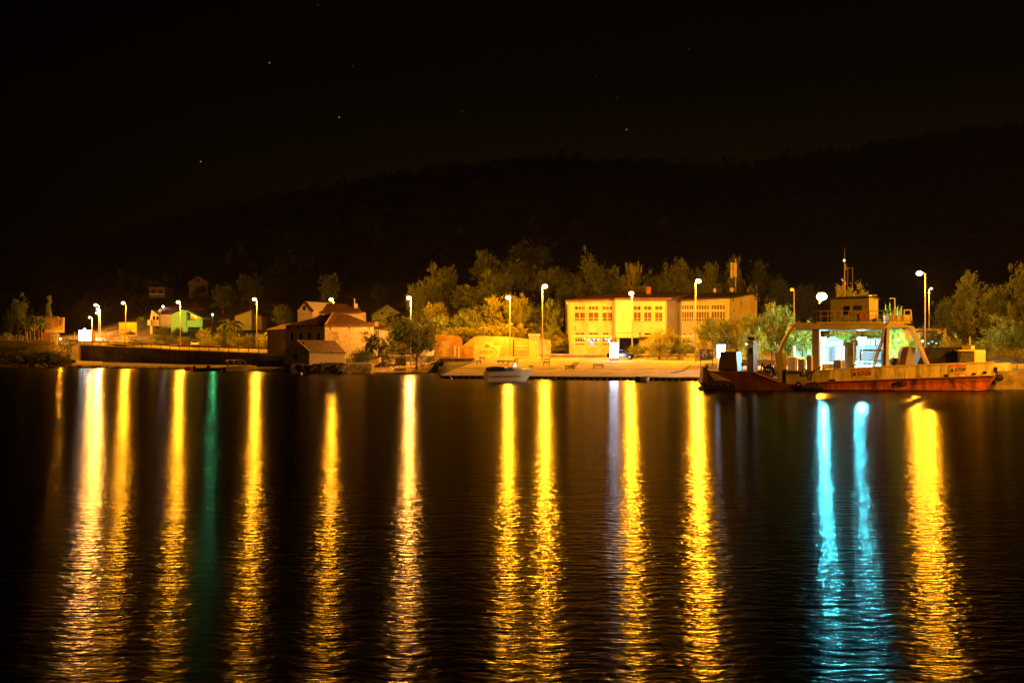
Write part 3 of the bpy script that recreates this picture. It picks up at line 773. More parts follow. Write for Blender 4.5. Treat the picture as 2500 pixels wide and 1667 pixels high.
# projecting smooth wall over the passage
m = MB().pbox(1503.5, 1543, 730, 812, SY-3.2, 10); m.pbox(1503.5, 1560, 812.5, 824, SY-3.0, 9); m.build('blank_projecting_wall', white_pl, t)
MB().pbox(1499, 1503, 736, 868, SY-1.5, .6).build('corner_pilaster', plaster, t)
MB().pbox(1504, 1560, 825, 882, SY+3, .4).build('passage_back_wall', conc_d, t)
MB().pbox(1506, 1512, 824, 882, SY-2.8, .5).build('passage_column', plaster, t)
upB = [(1547,1565,747,757),(1572,1591,747,757),(1599,1618,747,757),(1547,1565,762,784),(1572,1591,762,784),(1599,1618,762,784)]
loB = [(1547,1555,812,819),(1558,1566,812,819),(1573,1590,812,819),(1600,1617,812,819)]
m = facade(MB(), 1543.5, 1626, 731, 822, SY-1.2, upB+loB); shell(m, 1543.5, 1626, 731, 822, SY-1.2, 12); m.build('middle_wing_wall', white_pl, t)
for h in upB: window(t, h, SY-1.2, 2, (.7,) if h[3] > 770 else (), .06, curt=True)
for h in loB: window(t, h, SY-1.2, 1, (), .10)
MB().pbox(1560.5, 1626, 822.5, 882, SY+.5, 9).build('middle_ground_floor', plaster, t)
MB().pbox(1624.5, 1628, 731, 870, SY-1.5, .4).build('downpipe', galv, t)
MB().add([P(1626.5,882,SY-1.0), P(1663.5,882,SY+4), P(1663.5,724,SY+4), P(1626.5,729,SY-1.0)], [(0,1,2,3)]).build('recessed_side_wall', grey_pl, t)  # wall in shade: the shade is put in as a darker plaster
upC = [(1665,1694,744,756),(1700,1732,744,756),(1737,1771,744,756),(1665,1694,760,785),(1700,1732,760,785),(1737,1771,760,785)]
loC = [(1666,1678,812,818),(1680,1694,812,818),(1700,1714,812,818),(1717,1732,812,818),(1666,1694,827,838),(1700,1732,827,838),(1666,1694,841,848),(1700,1732,841,848)]
m = facade(MB(), 1664, 1782, 730, 880, SY+1, upC+loC); shell(m, 1664, 1782, 730, 880, SY+1, 10); m.build('right_wing_wall', plaster, t)
for h in upC: window(t, h, SY+1, 5, (.68,) if h[3] > 770 else (), .06, curt=True)
for h in loC: window(t, h, SY+1, 4 if 826 < h[2] < 830 else 1, (), .10)
for a, b in ((1664, 1776), (1400, 1498)):
    MB().pbox(a, b, 819, 824, (SY+1 if a > 1500 else SY)-.25, .25).build('sill_band', white_pl, t)
MB().pbox(1664, 1774, 757, 759.5, SY+.9, .1).build('transom_band', white_pl, t)
MB().pbox(1399, 1407, 795, 807, SY-.12, .12).build('wall_plaque', grey_pl, t)
# end gable turned away
m = MB().add([P(1782.5,880,SY+1), P(1848,880,SY+9), P(1848,728,SY+9), P(1832,716,SY+7), P(1782.5,724,SY+1)], [(0,1,2,3,4)])
m.build('end_gable_wall', plaster, t)
for (a, b) in ((1790,733),(1808,740),(1844,730),(1791,757)):
    Yv = SY+1+(a-1782)*8/66; MB().add([P(a-2,b+3,Yv-.1), P(a+2,b+3,Yv-.1), P(a+2,b-3,Yv-.1), P(a-2,b-3,Yv-.1)], [(0,1,2,3)]).build('vent', dark_m, t)
# low-pitched roofs with eaves
def roofslab(pts_front, Yf, pts_back, Yb, name, mt, parent, th=.3):
    A = [Vector(P(a, b, Yf)) for a, b in pts_front]; B = [Vector(P(a, b, Yb)) for a, b in pts_back]
    poly = A + B[::-1]; n = len(poly)
    vs = poly + [v - Vector((0,0,th)) for v in poly]
    return MB().add(vs, [tuple(range(n)), tuple(range(2*n-1, n-1, -1))] + [(i, i+n, (i+1) % n+n, (i+1) % n) for i in range(n)]).build(name, mt, parent)
roofslab([(1380,733),(1504,729)], SY-1.4, [(1470,717),(1560,711)], SY+11, 'roof', roof_d, t)
roofslab([(1500,728),(1640,727)], SY-4.4, [(1545,713),(1690,716)], SY+10, 'roof', roof_d, t)
roofslab([(1656,730),(1784,725)], SY-.6, [(1700,716),(1850,713)], SY+9, 'roof', mat('dark_flat_roof', (.07,.045,.03), .9, .3), t)
MB().pbox(1382, 1500, 732.5, 736, SY-1.2, .25).build('eave_fascia', conc_l, t)
MB().pbox(1660, 1782, 729.5, 733, SY-.4, .25).build('eave_fascia', plaster, t)
MB().pbox(1579, 1589, 700, 718, SY+6, 1.0).build('chimney', mat('brick_red', (.42,.16,.08), .9, .3), t)
MB().ball(P(1385.5, 739, SY-1), .3, .3, .3, 8, 6).build('gutter_end', conc_l, t)
MB().pbox(1743, 1748, 704, 714, SY+8, .5).build('chimney', conc_l, t)
# decorations glinting in ground floor windows
for px, py, c in ((1427,826,'w'),(1438,829,'b'),(1443,833,'b'),(1450,828,'b'),(1461,829,'b'),(1480,828,'b'),(1487,829,'b'),(1491,826,'w'),(1487,834,'b'),(1445,838,'b')):
    MB().ball(P(px, py, SY+.05), .13, .05, .13, 8, 5).build('window_light', blue_e if c == 'b' else warm_e, t)

for px, y0 in ((1391.5, 737), (1781, 734), (1544.5, 736)):
    MB().pbox(px-.7, px+.7, y0, 868, SY-1.45 if px == 1544.5 else SY-.2, .12).build('downpipe', galv, t)
for px in (1416, 1449, 1483):
    MB().pbox(px-14, px+14, 784.5, 786.5, SY-.22, .22).build('window_sill', conc_l, t)
for px, hw in ((1556,10),(1581.5,10.5),(1608.5,10.5)):
    MB().pbox(px-hw, px+hw, 784.5, 786.2, SY-1.42, .22).build('window_sill', conc_l, t)
for px, hw in ((1679.5,15),(1716,16.5),(1754,17.5)):
    MB().pbox(px-hw, px+hw, 785.5, 787.3, SY+.78, .22).build('window_sill', conc_l, t)
# mast with antennas and a dish
t = thing('aerial_mast', 'slim aerial mast with two long panel antennas behind the school roof', 'mast', (X(1796, 186), 186, land(1796, 186)))
MB().tube((X(1796,186),186,land(1796,186)-.2), P(1796,632,186), .16, .10, 8).build('pole', galv, t)
for a, b in ((1784,1789),(1791,1799)):
    MB().pbox(a, b, 641, 679 if b < 1790 else 676, 185.2, .35).build('panel_antenna', conc_l, t)
t = thing('satellite_dish', 'round dish beside the aerial mast above the school roof', 'satellite dish', P(1787, 725, 181))
MB().ball(P(1787, 707, 181), .42, .12, .42, 16, 8).build('dish', conc_l, t); MB().tube(P(1787,725,181.2), P(1787,707,181.1), .06).build('stand', galv, t)

# retaining wall before the school
t = thing('low_retaining_wall', 'low pale wall with a coping in front of the school building', 'wall', (X(1550, 160), 160, 2.2))
px = 1340
while px < 1780:
    q = min(1780, px+44); MB().pbox(px+.15, q-.15, 867, 892, 160.5, .5).build('wall_panel', conc, t); MB().pbox(px+.15, q-.15, 864, 866.8, 160.3, .8).build('coping_stone', conc_l, t); px = q
tag(MB().pbox(1560, 1700, 846, 864, 161.5, .06).build('mesh_fence', mat('green_fence', (.05,.07,.03), .8)), 'green garden fence behind the low wall by the school shrubs', 'fence')

# old house ----------------------------------------------------------
t = thing('old_stone_house', 'large old stone house with hipped clay roof and a gabled upper storey', 'house', P(800, 870, 178))
Yc = 176.0                     # near corner at column 793
def OP(px, py):                # right facade runs back to the right, left facade runs back to the left
    Y = Yc + (px-793)*.035 if px >= 793 else Yc + (793-px)*.06
    return Vector(P(px, py, Y))
def wallpoly(pts, name, mt, parent, th=.4):
    A = [OP(a, b) for a, b in pts]; return MB().prism(A, (0, th, 0)).build(name, mt, parent)
def holewall(p0, p1, q0, q1, holes, name, mt, parent):
    mb = MB(); xs = sorted({p0, p1} | {h[0] for h in holes} | {h[1] for h in holes}); ys = sorted({q0, q1} | {h[2] for h in holes} | {h[3] for h in holes})
    for a, b in zip(xs, xs[1:]):
        for c, d in zip(ys, ys[1:]):
            if any(h[0] < (a+b)/2 < h[1] and h[2] < (c+d)/2 < h[3] for h in holes): continue
            mb.add([OP(a,d), OP(b,d), OP(b,c), OP(a,c)], [(0,1,2,3)])
    off = Vector((0,.35,0))
    for h in holes:
        q = [OP(h[0],h[3]), OP(h[1],h[3]), OP(h[1],h[2]), OP(h[0],h[2])]
        for i in range(4): mb.add([q[i], q[(i+1)%4], q[(i+1)%4]+off, q[i]+off], [(0,1,2,3)])
    mb.build(name, mt, parent)
wl = [(709,716,812,830),(730,738,812,829),(751,759,812,829),(773,781,812,829)]
holewall(697, 793, 793, 885, wl, 'left_wall', stone, t)
for a, b, c, d in wl:
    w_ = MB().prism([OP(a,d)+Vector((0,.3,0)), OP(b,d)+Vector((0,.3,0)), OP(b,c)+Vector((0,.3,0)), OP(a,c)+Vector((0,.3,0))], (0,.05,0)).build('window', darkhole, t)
    MB().prism([OP(a-1,d)+Vector((0,-.12,0)), OP(b+1,d)+Vector((0,-.12,0)), OP(b+1,d+2)+Vector((0,-.12,0)), OP(a-1,d+2)+Vector((0,-.12,0))], (0,.3,0)).build('sill', rockm, w_)
wr = [(812,824,814,831),(881,893,815,832)]
holewall(793, 912, 792, 885, wr, 'right_wall', mat('plastered_stone', (.54,.46,.28), .95, .2, 2.5, .8, 6.0), t)
for a, b, c, d in wr:
    mid = (a+b)/2
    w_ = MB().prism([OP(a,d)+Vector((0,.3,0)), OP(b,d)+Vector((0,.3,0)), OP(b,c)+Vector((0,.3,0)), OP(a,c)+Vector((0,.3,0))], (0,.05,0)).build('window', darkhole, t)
    for u, v in ((a+.4, mid-.3), (mid+.3, b-.4)):
        MB().prism([OP(u,d-.4)+Vector((0,.12,0)), OP(v,d-.4)+Vector((0,.12,0)), OP(v,c+.4)+Vector((0,.12,0)), OP(u,c+.4)+Vector((0,.12,0))], (0,.06,0)).build('shutter', shutter, w_)
    MB().prism([OP(a-3,c-4)+Vector((0,-.2,0)), OP(b+3,c-4)+Vector((0,-.2,0)), OP(b+3,c-2.5)+Vector((0,-.2,0)), OP(a-3,c-2.5)+Vector((0,-.2,0))], (0,.5,0)).build('lintel', rockm, w_)
for px in (706, 730, 758, 786, 807, 853, 902):
    MB().prism([OP(px-.8,805)+Vector((0,-.1,0)), OP(px+.8,805)+Vector((0,-.1,0)), OP(px+.8,797)+Vector((0,-.1,0)), OP(px-.8,797)+Vector((0,-.1,0))], (0,.2,0)).build('wall_anchor', dark_m, t)
# hipped roof
def poly3(pts, name, mt, parent, th=.2):
    A = [Vector(P(*p)) for p in pts]; n = len(A); vs = A + [v-Vector((0,0,th)) for v in A]
    return MB().add(vs, [tuple(range(n)), tuple(range(2*n-1, n-1, -1))] + [(i, i+n, (i+1) % n+n, (i+1) % n) for i in range(n)]).build(name, mt, parent)
poly3([(792,793.5,Yc-.5),(914,793.5,Yc+3.8),(850,768,Yc+8),(812,764,Yc+6)], 'roof', rooft, t)
poly3([(697,794,Yc+5.4),(792,793.5,Yc-.5),(812,764,Yc+6),(765,776,Yc+9)], 'roof', rooft, t)
MB().tube(P(793,793,Yc-.5), P(812,764,Yc+6), .16).build('ridge_tiles', mat('pale_ridge', (.40,.26,.16), .9), t)
# upper storey with gable
MB().prism([P(727,800,Yc+5.5), P(763,800,Yc+5.5), P(763,757,Yc+5.5), P(745,736,Yc+5.5), P(727,757,Yc+5.5)], (4.0, 6.5, 0)).build('gable_storey_wall', stone, t)
MB().prism([P(741,757,Yc+5.4), P(746,757,Yc+5.4), P(746,748,Yc+5.4), P(743.5,746.5,Yc+5.4), P(741,748,Yc+5.4)], (0,.08,0)).build('attic_window', darkhole, t)
MB().box(X(763.5,Yc+8), X(884,Yc+8), Yc+8, Yc+13, 5.5, Z(761,Yc+8)).build('upper_wall', mat('plastered_stone', (0,0,0)), t)
poly3([(761,762,Yc+6.8),(886,762,Yc+7.2),(871,743,Yc+11),(744,738.5,Yc+10)], 'roof', rooft, t)
poly3([(725,758,Yc+5.2),(745,734.5,Yc+5.2),(744,738,Yc+12),(728,757,Yc+12)], 'roof', rooft, t)
poly3([(745,734.5,Yc+5.2),(765,758,Yc+5.2),(775,757,Yc+9),(750,738,Yc+10)], 'roof', rooft, t)
MB().box(X(864.5,Yc+9), X(872,Yc+9), Yc+9, Yc+9.6, Z(752,Yc+9), Z(741,Yc+9)).tube(P(865.5,742,Yc+9.3), P(865.5,729,Yc+9.3), .10).build('chimney', plaster, t)
# low side roofs
poly3([(644,806,188),(700,803,188),(727,788,198),(690,792,198)], 'side_roof', rooft, t)
MB().box(X(652,188), X(697,188), 188.2, 196, 2, Z(806,188)).build('side_annex_wall', stone, t)
poly3([(905,799,184),(950,803,184),(925,788,192),(895,786,192)], 'side_roof', rooft, t)
MB().box(X(905,184), X(948,184), 184.3, 192, 2, Z(801,184)).build('side_annex_wall', plaster, t)
MB().pbox(914.5, 923, 785, 797, 186, .7).build('chimney', stone, t)

# stone hut ----------------------------------------------------------
HY = 161.0
t = thing('stone_hut', 'small stone boathouse with a gable at the water edge', 'hut', P(770, 893, HY))
def HP(px, py): return Vector(P(px, py, HY + (abs(px-755)*(.05 if px < 755 else .03))))
MB().prism([HP(694,900), HP(755,900), HP(755,856), HP(725,830), HP(694,858)], (0,.4,0)).build('gable_wall', stone, t)
MB().prism([HP(755.3,900), HP(843,900), HP(843,858.5), HP(755.3,856.5)], (0,.4,0)).build('side_wall', stone, t)
MB().box(X(700,166), X(836,166), 165.5, 169, .5, Z(862,166)).build('rear_wall', stone, t)
def SP(px, py, Y): return Vector(P(px, py, Y))
A = [SP(754,858,HY-.3), SP(845,860.5,HY+2.4), SP(818,832,HY+6), SP(724,829,HY+4.5)]
MB().add(A + [v-Vector((0,0,.18)) for v in A], [(0,1,2,3),(7,6,5,4),(0,4,5,1),(1,5,6,2),(2,6,7,3),(3,7,4,0)]).build('roof', mat('grey_slate', (.20,.14,.085), .95, .3, 1.5, .8, 4), t)
A = [SP(692,860,HY+2.7), SP(724,829,HY+.8), SP(724,829,HY+6), SP(700,858,HY+8)]
MB().add(A + [v-Vector((0,0,.18)) for v in A], [(0,1,2,3),(7,6,5,4),(0,4,5,1),(1,5,6,2),(2,6,7,3),(3,7,4,0)]).build('roof', mat('grey_slate', (0,0,0)), t)
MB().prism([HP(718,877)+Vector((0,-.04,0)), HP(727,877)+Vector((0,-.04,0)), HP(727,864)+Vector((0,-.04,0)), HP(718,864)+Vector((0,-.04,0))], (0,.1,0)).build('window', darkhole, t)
MB().pbox(739, 742, 834, 841, HY+2.6, .3).build('roof_vent', dark_m, t)
t = thing('stone_mooring_block', 'rough pale stone block with rounded ends standing in the water beside the hut', 'stone block', P(873, 908, 158))
m = MB(); m.box(X(838,158), X(907,158), 158, 162, -.5, Z(886,158)); m.build('block', mat('rough_pale_stone', (.45,.38,.26), .95, .5, 1.6, 1.0, 4), t, bevel=.35)
tag(MB().pbox(782, 838, 885, 897, 158.5, 1.0).build('low_stone_wall', stone_d, bevel=.1), 'low dark stone wall along the foot of the hut', 'wall')
tag(MB().pbox(781, 790, 884, 889, 158.0, .35).build('stone_block', rockm, bevel=.06), 'small square pale block resting before the low dark wall', 'stone')

# distant houses -----------------------------------------------------
def house(name, label, Y, wall_pts, eave, ridge, depth, wallm, roofm, wins, extra=None, dz=None):
    t = thing(name, label, 'house', P(sum(a for a, b in wall_pts)/len(wall_pts), max(b for a, b in wall_pts), Y))
    MB().pprism(wall_pts, Y, depth).build('wall', wallm, t)
    return t
t = house('gabled_house', 'distant pale greenish gabled house between the old house and the pinkish lamp', 262, [(908,805),(984,805),(984,768),(945,746),(908,768)], 0, 0, 8, mat('pale_green_wall', (.50,.62,.50), .9), rooft, [])
MB().prism([P(905,769.5,261.5), P(945,745.5,261.5), P(986,769.5,261.5), P(985,768,261.5), P(945,743.8,261.5), P(906,768,261.5)], (0,9,0)).build('roof', mat('pale_green_wall', (0,0,0)), t)
for a in (932, 953): 
    w_ = MB().pbox(a-3.5, a+3.5, 761, 768, 261.8, .15).build('window', framew, t); MB().pbox(a-2.6, a+2.6, 762, 767.4, 261.72, .06).build('pane', glass, w_)
t = house('yellow_house', 'plain yellow-lit house with a sloping roofline behind the tall embankment lamp', 262, [(573,806),(614,806),(614,757),(573,771)], 0, 0, 8, mat('ochre_wall', (.45,.40,.12), .9, .1), rooft, [])
MB().prism([P(616,806,265), P(640,806,265), P(638,772,265), P(616,762,265)], (0,6,0)).build('side_wing_wall', grey_pl, t)
MB().prism([P(571,772.5,261.7), P(616,757,261.7), P(640,772,263.5), P(640,770.5,263.5), P(616,754.8,261.7), P(571,770.8,261.7)], (0,9,0)).build('roof', rooft, t)
MB().pbox(602,604,780,797,261.9,.2).build('downpipe', galv, t)
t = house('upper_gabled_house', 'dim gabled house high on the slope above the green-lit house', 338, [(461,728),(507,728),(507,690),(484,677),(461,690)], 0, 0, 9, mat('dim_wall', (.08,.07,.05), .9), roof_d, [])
MB().prism([P(458,692,337.5), P(484,677,337.5), P(510,692,337.5), P(510,690,337.5), P(484,674.8,337.5), P(458,690,337.5)], (0,10,0)).build('roof', roof_d, t)
MB().pbox(480,487,681,688,337.8,.15).build('window', darkhole, t)
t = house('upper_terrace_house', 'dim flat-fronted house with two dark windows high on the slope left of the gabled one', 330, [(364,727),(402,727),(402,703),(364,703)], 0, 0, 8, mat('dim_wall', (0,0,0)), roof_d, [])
MB().pbox(362,404,701,703,329.5,9).build('roof', roof_d, t)
for a in (369, 387): MB().pbox(a,a+9,707,716,329.8,.15).build('window', darkhole, t)
MB().pbox(364,402,717.5,719,329.2,.8).build('balcony_slab', conc_l, t)
t = house('low_roofed_shed', 'low dim shed with a sloping roof behind the small roadside billboards', 285, [(240,828),(262,828),(262,808),(252,812),(240,822)], 0, 0, 6, grey_pl, roof_d, [])
roofslab([(238,823),(262,806)], 284.6, [(250,821),(300,800)], 291, 'roof', roof_d, t)

# house with green-lit balcony
GY = 258.0
t = thing('balcony_house', 'white house with a green-lit wall, big triangular window and long balcony', 'house', P(430, 812, GY))
grn = mat('green_light_render', (.26,.66,.30), .9, .06)  # the garden lamp's green light is put into this wall colour
MB().pprism([(366,815),(372,815),(372,796),(388,796),(388,770),(370,757),(367,775)], GY, 6).build('gabled_left_wing', plaster, t)
MB().pbox(360,368,781,794,GY-.8,3).build('small_balcony', plaster, t)
for a in (373, 382):
    MB().pbox(a,a+5,772,781,GY-.08,.1).build('window', darkhole, t)
MB().pbox(388.5,417.5,768,800,GY+.6,6).build('middle_wall', grey_pl, t)
MB().pprism([(418,812),(455,812),(455,759),(446,756),(418,768)], GY-.2, 7).build('green_lit_wall', grn, t)
MB().pprism([(455.2,784),(491,784),(491,776),(455.2,759.5)], GY+1.6, .3).build('glazed_gable', glass, t)
for a in (463, 471, 476, 484):
    MB().pbox(a,a+1,768 if a < 475 else 776,783,GY+1.5,.1).build('glazing_bar', framew, t)
MB().prism([P(454,757,GY-.4), P(493,776,GY-.4), P(493,778.5,GY-.4), P(454,759.8,GY-.4)], (0,8,0)).build('sloping_eave', grn, t)
MB().pbox(456,491,782,797,GY-1.0,.25).build('balcony_parapet', grn, t)
MB().pbox(456,491,797.2,798.5,GY-1.0,2.8).build('balcony_slab', grn, t)
MB().pbox(454,458,798.7,808,GY-1,.4).build('balcony_post', grn, t); MB().pbox(488,493,798.7,807,GY-1,.4).build('balcony_post', grn, t)
MB().pbox(491.5,494,778,797,GY-1,.3).build('balcony_post', grn, t)
roofslab([(386,768),(455,756)], GY+2, [(398,748),(500,752)], GY+10, 'roof', roof_d, t)
roofslab([(455,757),(500,776)], GY+2, [(475,736),(505,760)], GY+12, 'roof', roof_d, t)
t = thing('satellite_dish', 'tilted greenish dish on the roof of the balcony house', 'satellite dish', P(391, 768, GY+.3))
o = MB().ball((0,0,0), .55, .12, .42, 16, 8).build('dish', conc_l, t, local=True); o.location = (0, 0, Z(758,GY+.3)-Z(768,GY+.3)); o.rotation_euler = (0, -.6, 0)
MB().tube((0,.1,-.1), (0,.1,Z(760,GY)-Z(768,GY)), .05).build('stand', galv, t, local=True)
# ------------------------------------------------------------------ billboards, panels
t = thing('billboard', 'billboard with pale bluish poster and a lamp arm on top, beside the palms', 'billboard', P(135, 840, 224), 'billboards')
MB().pbox(109,155.5,775,812,224,.35).build('frame', paperw, t)
MB().pbox(111.5,153.5,777,804.5,223.94,.05).build('poster', mat('pinkish_poster', (.62,.46,.38), .8, .3, .35, col2=(.66,.40,.14)), t)
MB().pbox(112,124,790,803,223.90,.03).build('poster_blue_square', mat('violet_print', (.28,.22,.50), .8, .1), t)
for r_ in range(2): MB().pbox(114,122,793+r_*4,795+r_*4,223.87,.02).build('poster_text_line', paperw, t)
MB().pprism([(139,779),(143,781),(140,800),(134,798)], 223.88, .03).build('poster_figure', orap, t)
MB().pprism([(145,784),(151,779),(149,793),(144,796)], 223.88, .03).build('poster_figure', mat('violet_print', (0,0,0)), t)
MB().pbox(133,139,812.3,842,224.05,.5).build('post', conc, t)
MB().path([P(114,776,223.9), P(121,771,223), P(134,773,223), P(141,774,223.9)], .06).build('lamp_arm', galv, t)
MB().pbox(134,141,772.5,775.5,222.8,.5).build('lamp_head', conc_l, t)
for a, b, c, d, mt_, lab in ((62,67,809,831,orap,'narrow reddish poster panel between the two left palm trunks'),(76,84,806,829,mat('green_poster',(.12,.30,.2),.8,.5),'greenish poster panel behind the slim middle palm'),
                         (88,95,805,829,mat('red_poster',(.6,.15,.04),.8,.2),'red and orange poster panel behind the tallest palm'),(101,122,812,830,orap,'wide orange picture panel under the bluish billboard'),(123,132,815,832,paperw,'pale panel left of the billboard post'),(140,145,815,832,paperw,'pale panel right of the billboard post')):
    t = thing('poster_panel', lab, 'poster panel', P((a+b)/2, 838, 227), 'poster panels by the palms')
    MB().pbox(a,b,c,d,227,.15).build('board', mt_, t); MB().pbox(a+.3,a+1,d+.3,845,227.02,.1).pbox(b-1,b-.3,d+.3,845,227.02,.1).build('legs', dark_m, t)
tag(MB().pbox(92,124,831,838,225.2,.3).build('low_wall', conc), 'low orange-lit wall at the foot of the palms', 'wall')
t = thing('lit_billboard', 'overexposed glowing white billboard at the left road end', 'billboard', P(212, 842, 240), 'billboards')
MB().pbox(192.5,222,806,833,240,.4).build('lit_face', bill_e, t)
MB().pbox(222.3,230.5,807.5,833,240.02,.38).build('side_face', yelp, t); MB().pbox(205,209,833.2,848,240.1,.3).pbox(224,227,833.2,848,240.1,.3).build('post', dark_m, t)
MB().ball(P(206.5,804,239.8),.25,.25,.2,8,6).build('top_lamp', white_e, t)
small_light('floor_lamp', 205, 838, 238, .22, white_e, 'small pinkish lamp on the ground under the glowing billboard')
t = thing('billboard', 'billboard with yellow upper half and dark harbour picture below, crossed by a lamp post', 'billboard', P(312, 838, 240), 'billboards')
MB().pbox(290.5,333.5,787,820,240,.4).build('frame', yelp, t)
MB().pbox(292.5,332,788,803,239.94,.05).build('poster_top', yelp, t); MB().pbox(292.5,332,803.3,818,239.93,.05).build('poster_picture', picd, t)
MB().pprism([(309,798),(315,798),(314,792),(311,790.5),(309,793)], 239.90, .03).build('poster_emblem', mat('pale_emblem', (.66,.46,.42), .8), t)
MB().pprism([(300,816),(318,808),(331,812),(331,817),(300,817)], 239.90, .03).build('poster_dark_hill', mat('dark_print', (.06,.04,.035), .8, .6, .6), t)
MB().pbox(299,310,820.3,845,240.1,.4).build('post', paperw, t)
for r_ in range(4): MB().pbox(300.5,308,822+r_*4,824+r_*4,240.05,.04).build('sign_line', redp if r_ % 2 else bluep, t)
t = thing('poster_panel', 'tall roadside poster with an orange shape, left of the harbour-picture billboard', 'poster panel', P(269, 835, 244), 'billboards')
MB().pbox(261,277,809,831,244,.2).build('frame', yelp, t); MB().pbox(262.5,276,811,825,243.94,.05).build('poster', mat('pinkish_poster', (0,0,0)), t)
MB().ball(P(271.5,820.5,243.93),.45,.04,.4,12,6).build('poster_orange_shape', orap, t); MB().pbox(262,263,831.3,842,244.03,.1).build('leg', dark_m, t)
t = thing('road_sign_board', 'small pale roadside board with a blue spot below the lamp cluster', 'sign', P(245, 840, 243))
MB().pbox(233,257,823.5,834.5,243,.15).build('board', paperw, t); MB().pbox(250,253.5,828,831,242.95,.04).build('blue_mark', bluep, t); MB().pbox(239,240,834.8,844,243.05,.08).pbox(251,252,834.8,844,243.05,.08).build('legs', galv, t)
t = thing('leaning_pole', 'short pale pole leaning at the left end of the guard rail', 'pole', P(179, 834, 232))
MB().tube(P(179.5,838,232), P(182.5,809.5,232), .09, .06).build('shaft', galv, t)
t = thing('road_sign', 'small blank vertical sign beside the tall embankment lamp', 'road sign', P(630, 858, 203))
MB().pbox(623.5,633.5,814,834,203.5,.06).build('plate', paperw, t); MB().tube(P(632,862,203.7), P(632,815,203.7), .05).build('post', galv, t)
for px, py in ((282,815),(280,819),(288.5,816)):
    small_light('distant_lamp', px, py, 300, .25, white_e, {282:'tiny distant light, upper left beside the harbour-picture billboard',280:'tiny distant light, lowest of three beside the harbour-picture billboard',288.5:'tiny distant light touching the left frame of the harbour-picture billboard'}[px])

# ------------------------------------------------------------------ quay ramp
def rampz(px, t): return Z(lerp1([(1072,916),(1720,921)], px), quayY(px))*(1-t) + 1.98*t
def quayY(px): return lerp1([(1072,133.2),(1720,121.6)], px)
def rampY(px, t): return quayY(px)*(1-t) + lerp1([(1072,152),(1720,143)], px)*t
m = MB(); px = 1072; cnt = 0
ramp = thing('quay_ramp', 'sloping concrete quay apron running down to the water', 'quay', (X(1400,130), 130, .4)); ramp['kind'] = 'structure'; del ramp['category']
while px < 1720:
    q = min(1720, px+54); a, b = px+.12, q-.12
    for t0, t1 in ((0,.5),(.5,1)):
        def cp(u, t, dz=0): return (X(u, rampY(u,t)), rampY(u,t), rampz(u,t)+dz)
        e = .004 if t1 < 1 else .012
        u0, u1 = t0+e, t1-e
        lf_ = lambda t_: 1075 + 88*t_
        if b <= lf_(u0)+2: continue
        dz_ = 0 if t0 == 0 else .01
        pts = [cp(max(a,lf_(u0)),u0,dz_), cp(b,u0,dz_), cp(max(b,lf_(u1)),u1,dz_), cp(max(a,lf_(u1)),u1,dz_)]
        if b < lf_(u1): pts = pts[:3]
        MB().prism(pts, (0,0,-.12)).build('slab', conc, ramp)
    cnt += 1; px = q
m = MB(); px = 1076
while px < 1722:
    q = min(1722, px+20); Ya, Yb = quayY(px)+.35, quayY(q)+.35
    m.quad((X(px,Ya),Ya,-1),(X(q,Yb),Yb,-1),(X(q,Yb),Yb,rampz(q,0)-.05),(X(px,Ya),Ya,rampz(px,0)-.05)); px = q
m.build('quay_face', black, ramp)
m = MB()
for px in range(1082, 1720, 16):
    Yq = quayY(px)+.1; m.tube((X(px,Yq),Yq,-1), (X(px,Yq),Yq,rampz(px,0)-.14), .14)
m.build('pile', conc_d, ramp)
# filler surface under the slabs and promenade behind
sheet('promenade', 1160, 1790, 3, 4, conc, .10, t0=-.02, t1=.98)
sheet('promenade', 1800, 2700, 2, 5, conc, .06, t0=.0, t1=.9)
m = MB()
for px in range(1164, 1716, 12):
    q = px+12
    m.quad((X(px,rampY(px,.01)),rampY(px,.01),rampz(px,.01)-.06),(X(q,rampY(q,.01)),rampY(q,.01),rampz(q,.01)-.06),(X(q,rampY(q,1)),rampY(q,1),rampz(q,1)-.05),(X(px,rampY(px,1)),rampY(px,1),rampz(px,1)-.05))
m.build('joint_fill', conc_d, ramp)
tag(MB().pprism([(1072,894),(1138,888),(1160,875.5),(1073,874.5)], 153.5, .6).build('ramp_side_wall', stone_d), 'dark low side wall at the left end of the ramp', 'wall')
def rampP(px, py):
    k = min((abs(Z(py, rampY(px, k/80)) - rampz(px, k/80)), k/80) for k in range(81))[1]
    Y = rampY(px, k); return (X(px, Y), Y, rampz(px, k)+.03)
bench_m = mat('bench_wood', (.10,.06,.03), .8, .2)
def bench(px, py, wpx, label, back=True):
    Yb = rampP(px, py)[1]
    z0 = Z(py, Yb)+.02; x0, x1 = X(px-wpx/2, Yb), X(px+wpx/2, Yb)
    t = thing('bench', label, 'bench', ((x0+x1)/2, Yb, z0), 'benches on the quay ramp')
    MB().box(x0, x1, Yb, Yb+.40, z0+.28, z0+.34).build('seat', bench_m, t)
    for x in (x0+.1, x1-.2): MB().box(x, x+.1, Yb+.05, Yb+.35, z0-.1, z0+.278).build('leg', dark_m, t)
    if back: MB().box(x0, x1, Yb+.5, Yb+.50, z0+.42, z0+.56).build('backrest', bench_m, t)
for a in ((1169,889,15,'bench on the ramp nearest the dark side wall'),(1177,881,15,'bench higher up the ramp near the mural wall'),(1260,886,12,'bench behind the white motorboat'),(1334,893,18,'bench below the lamp at the head of the ramp'),
          (1336,884,16,'bench just under the lamp at the head of the ramp'),(1391,903,24,'wide bench low on the ramp by the dark slipway'),(1461,899,27,'long bench left below the glowing white advert box'),(1297,903,12,'bench right above the bow of the white motorboat')): bench(*a)
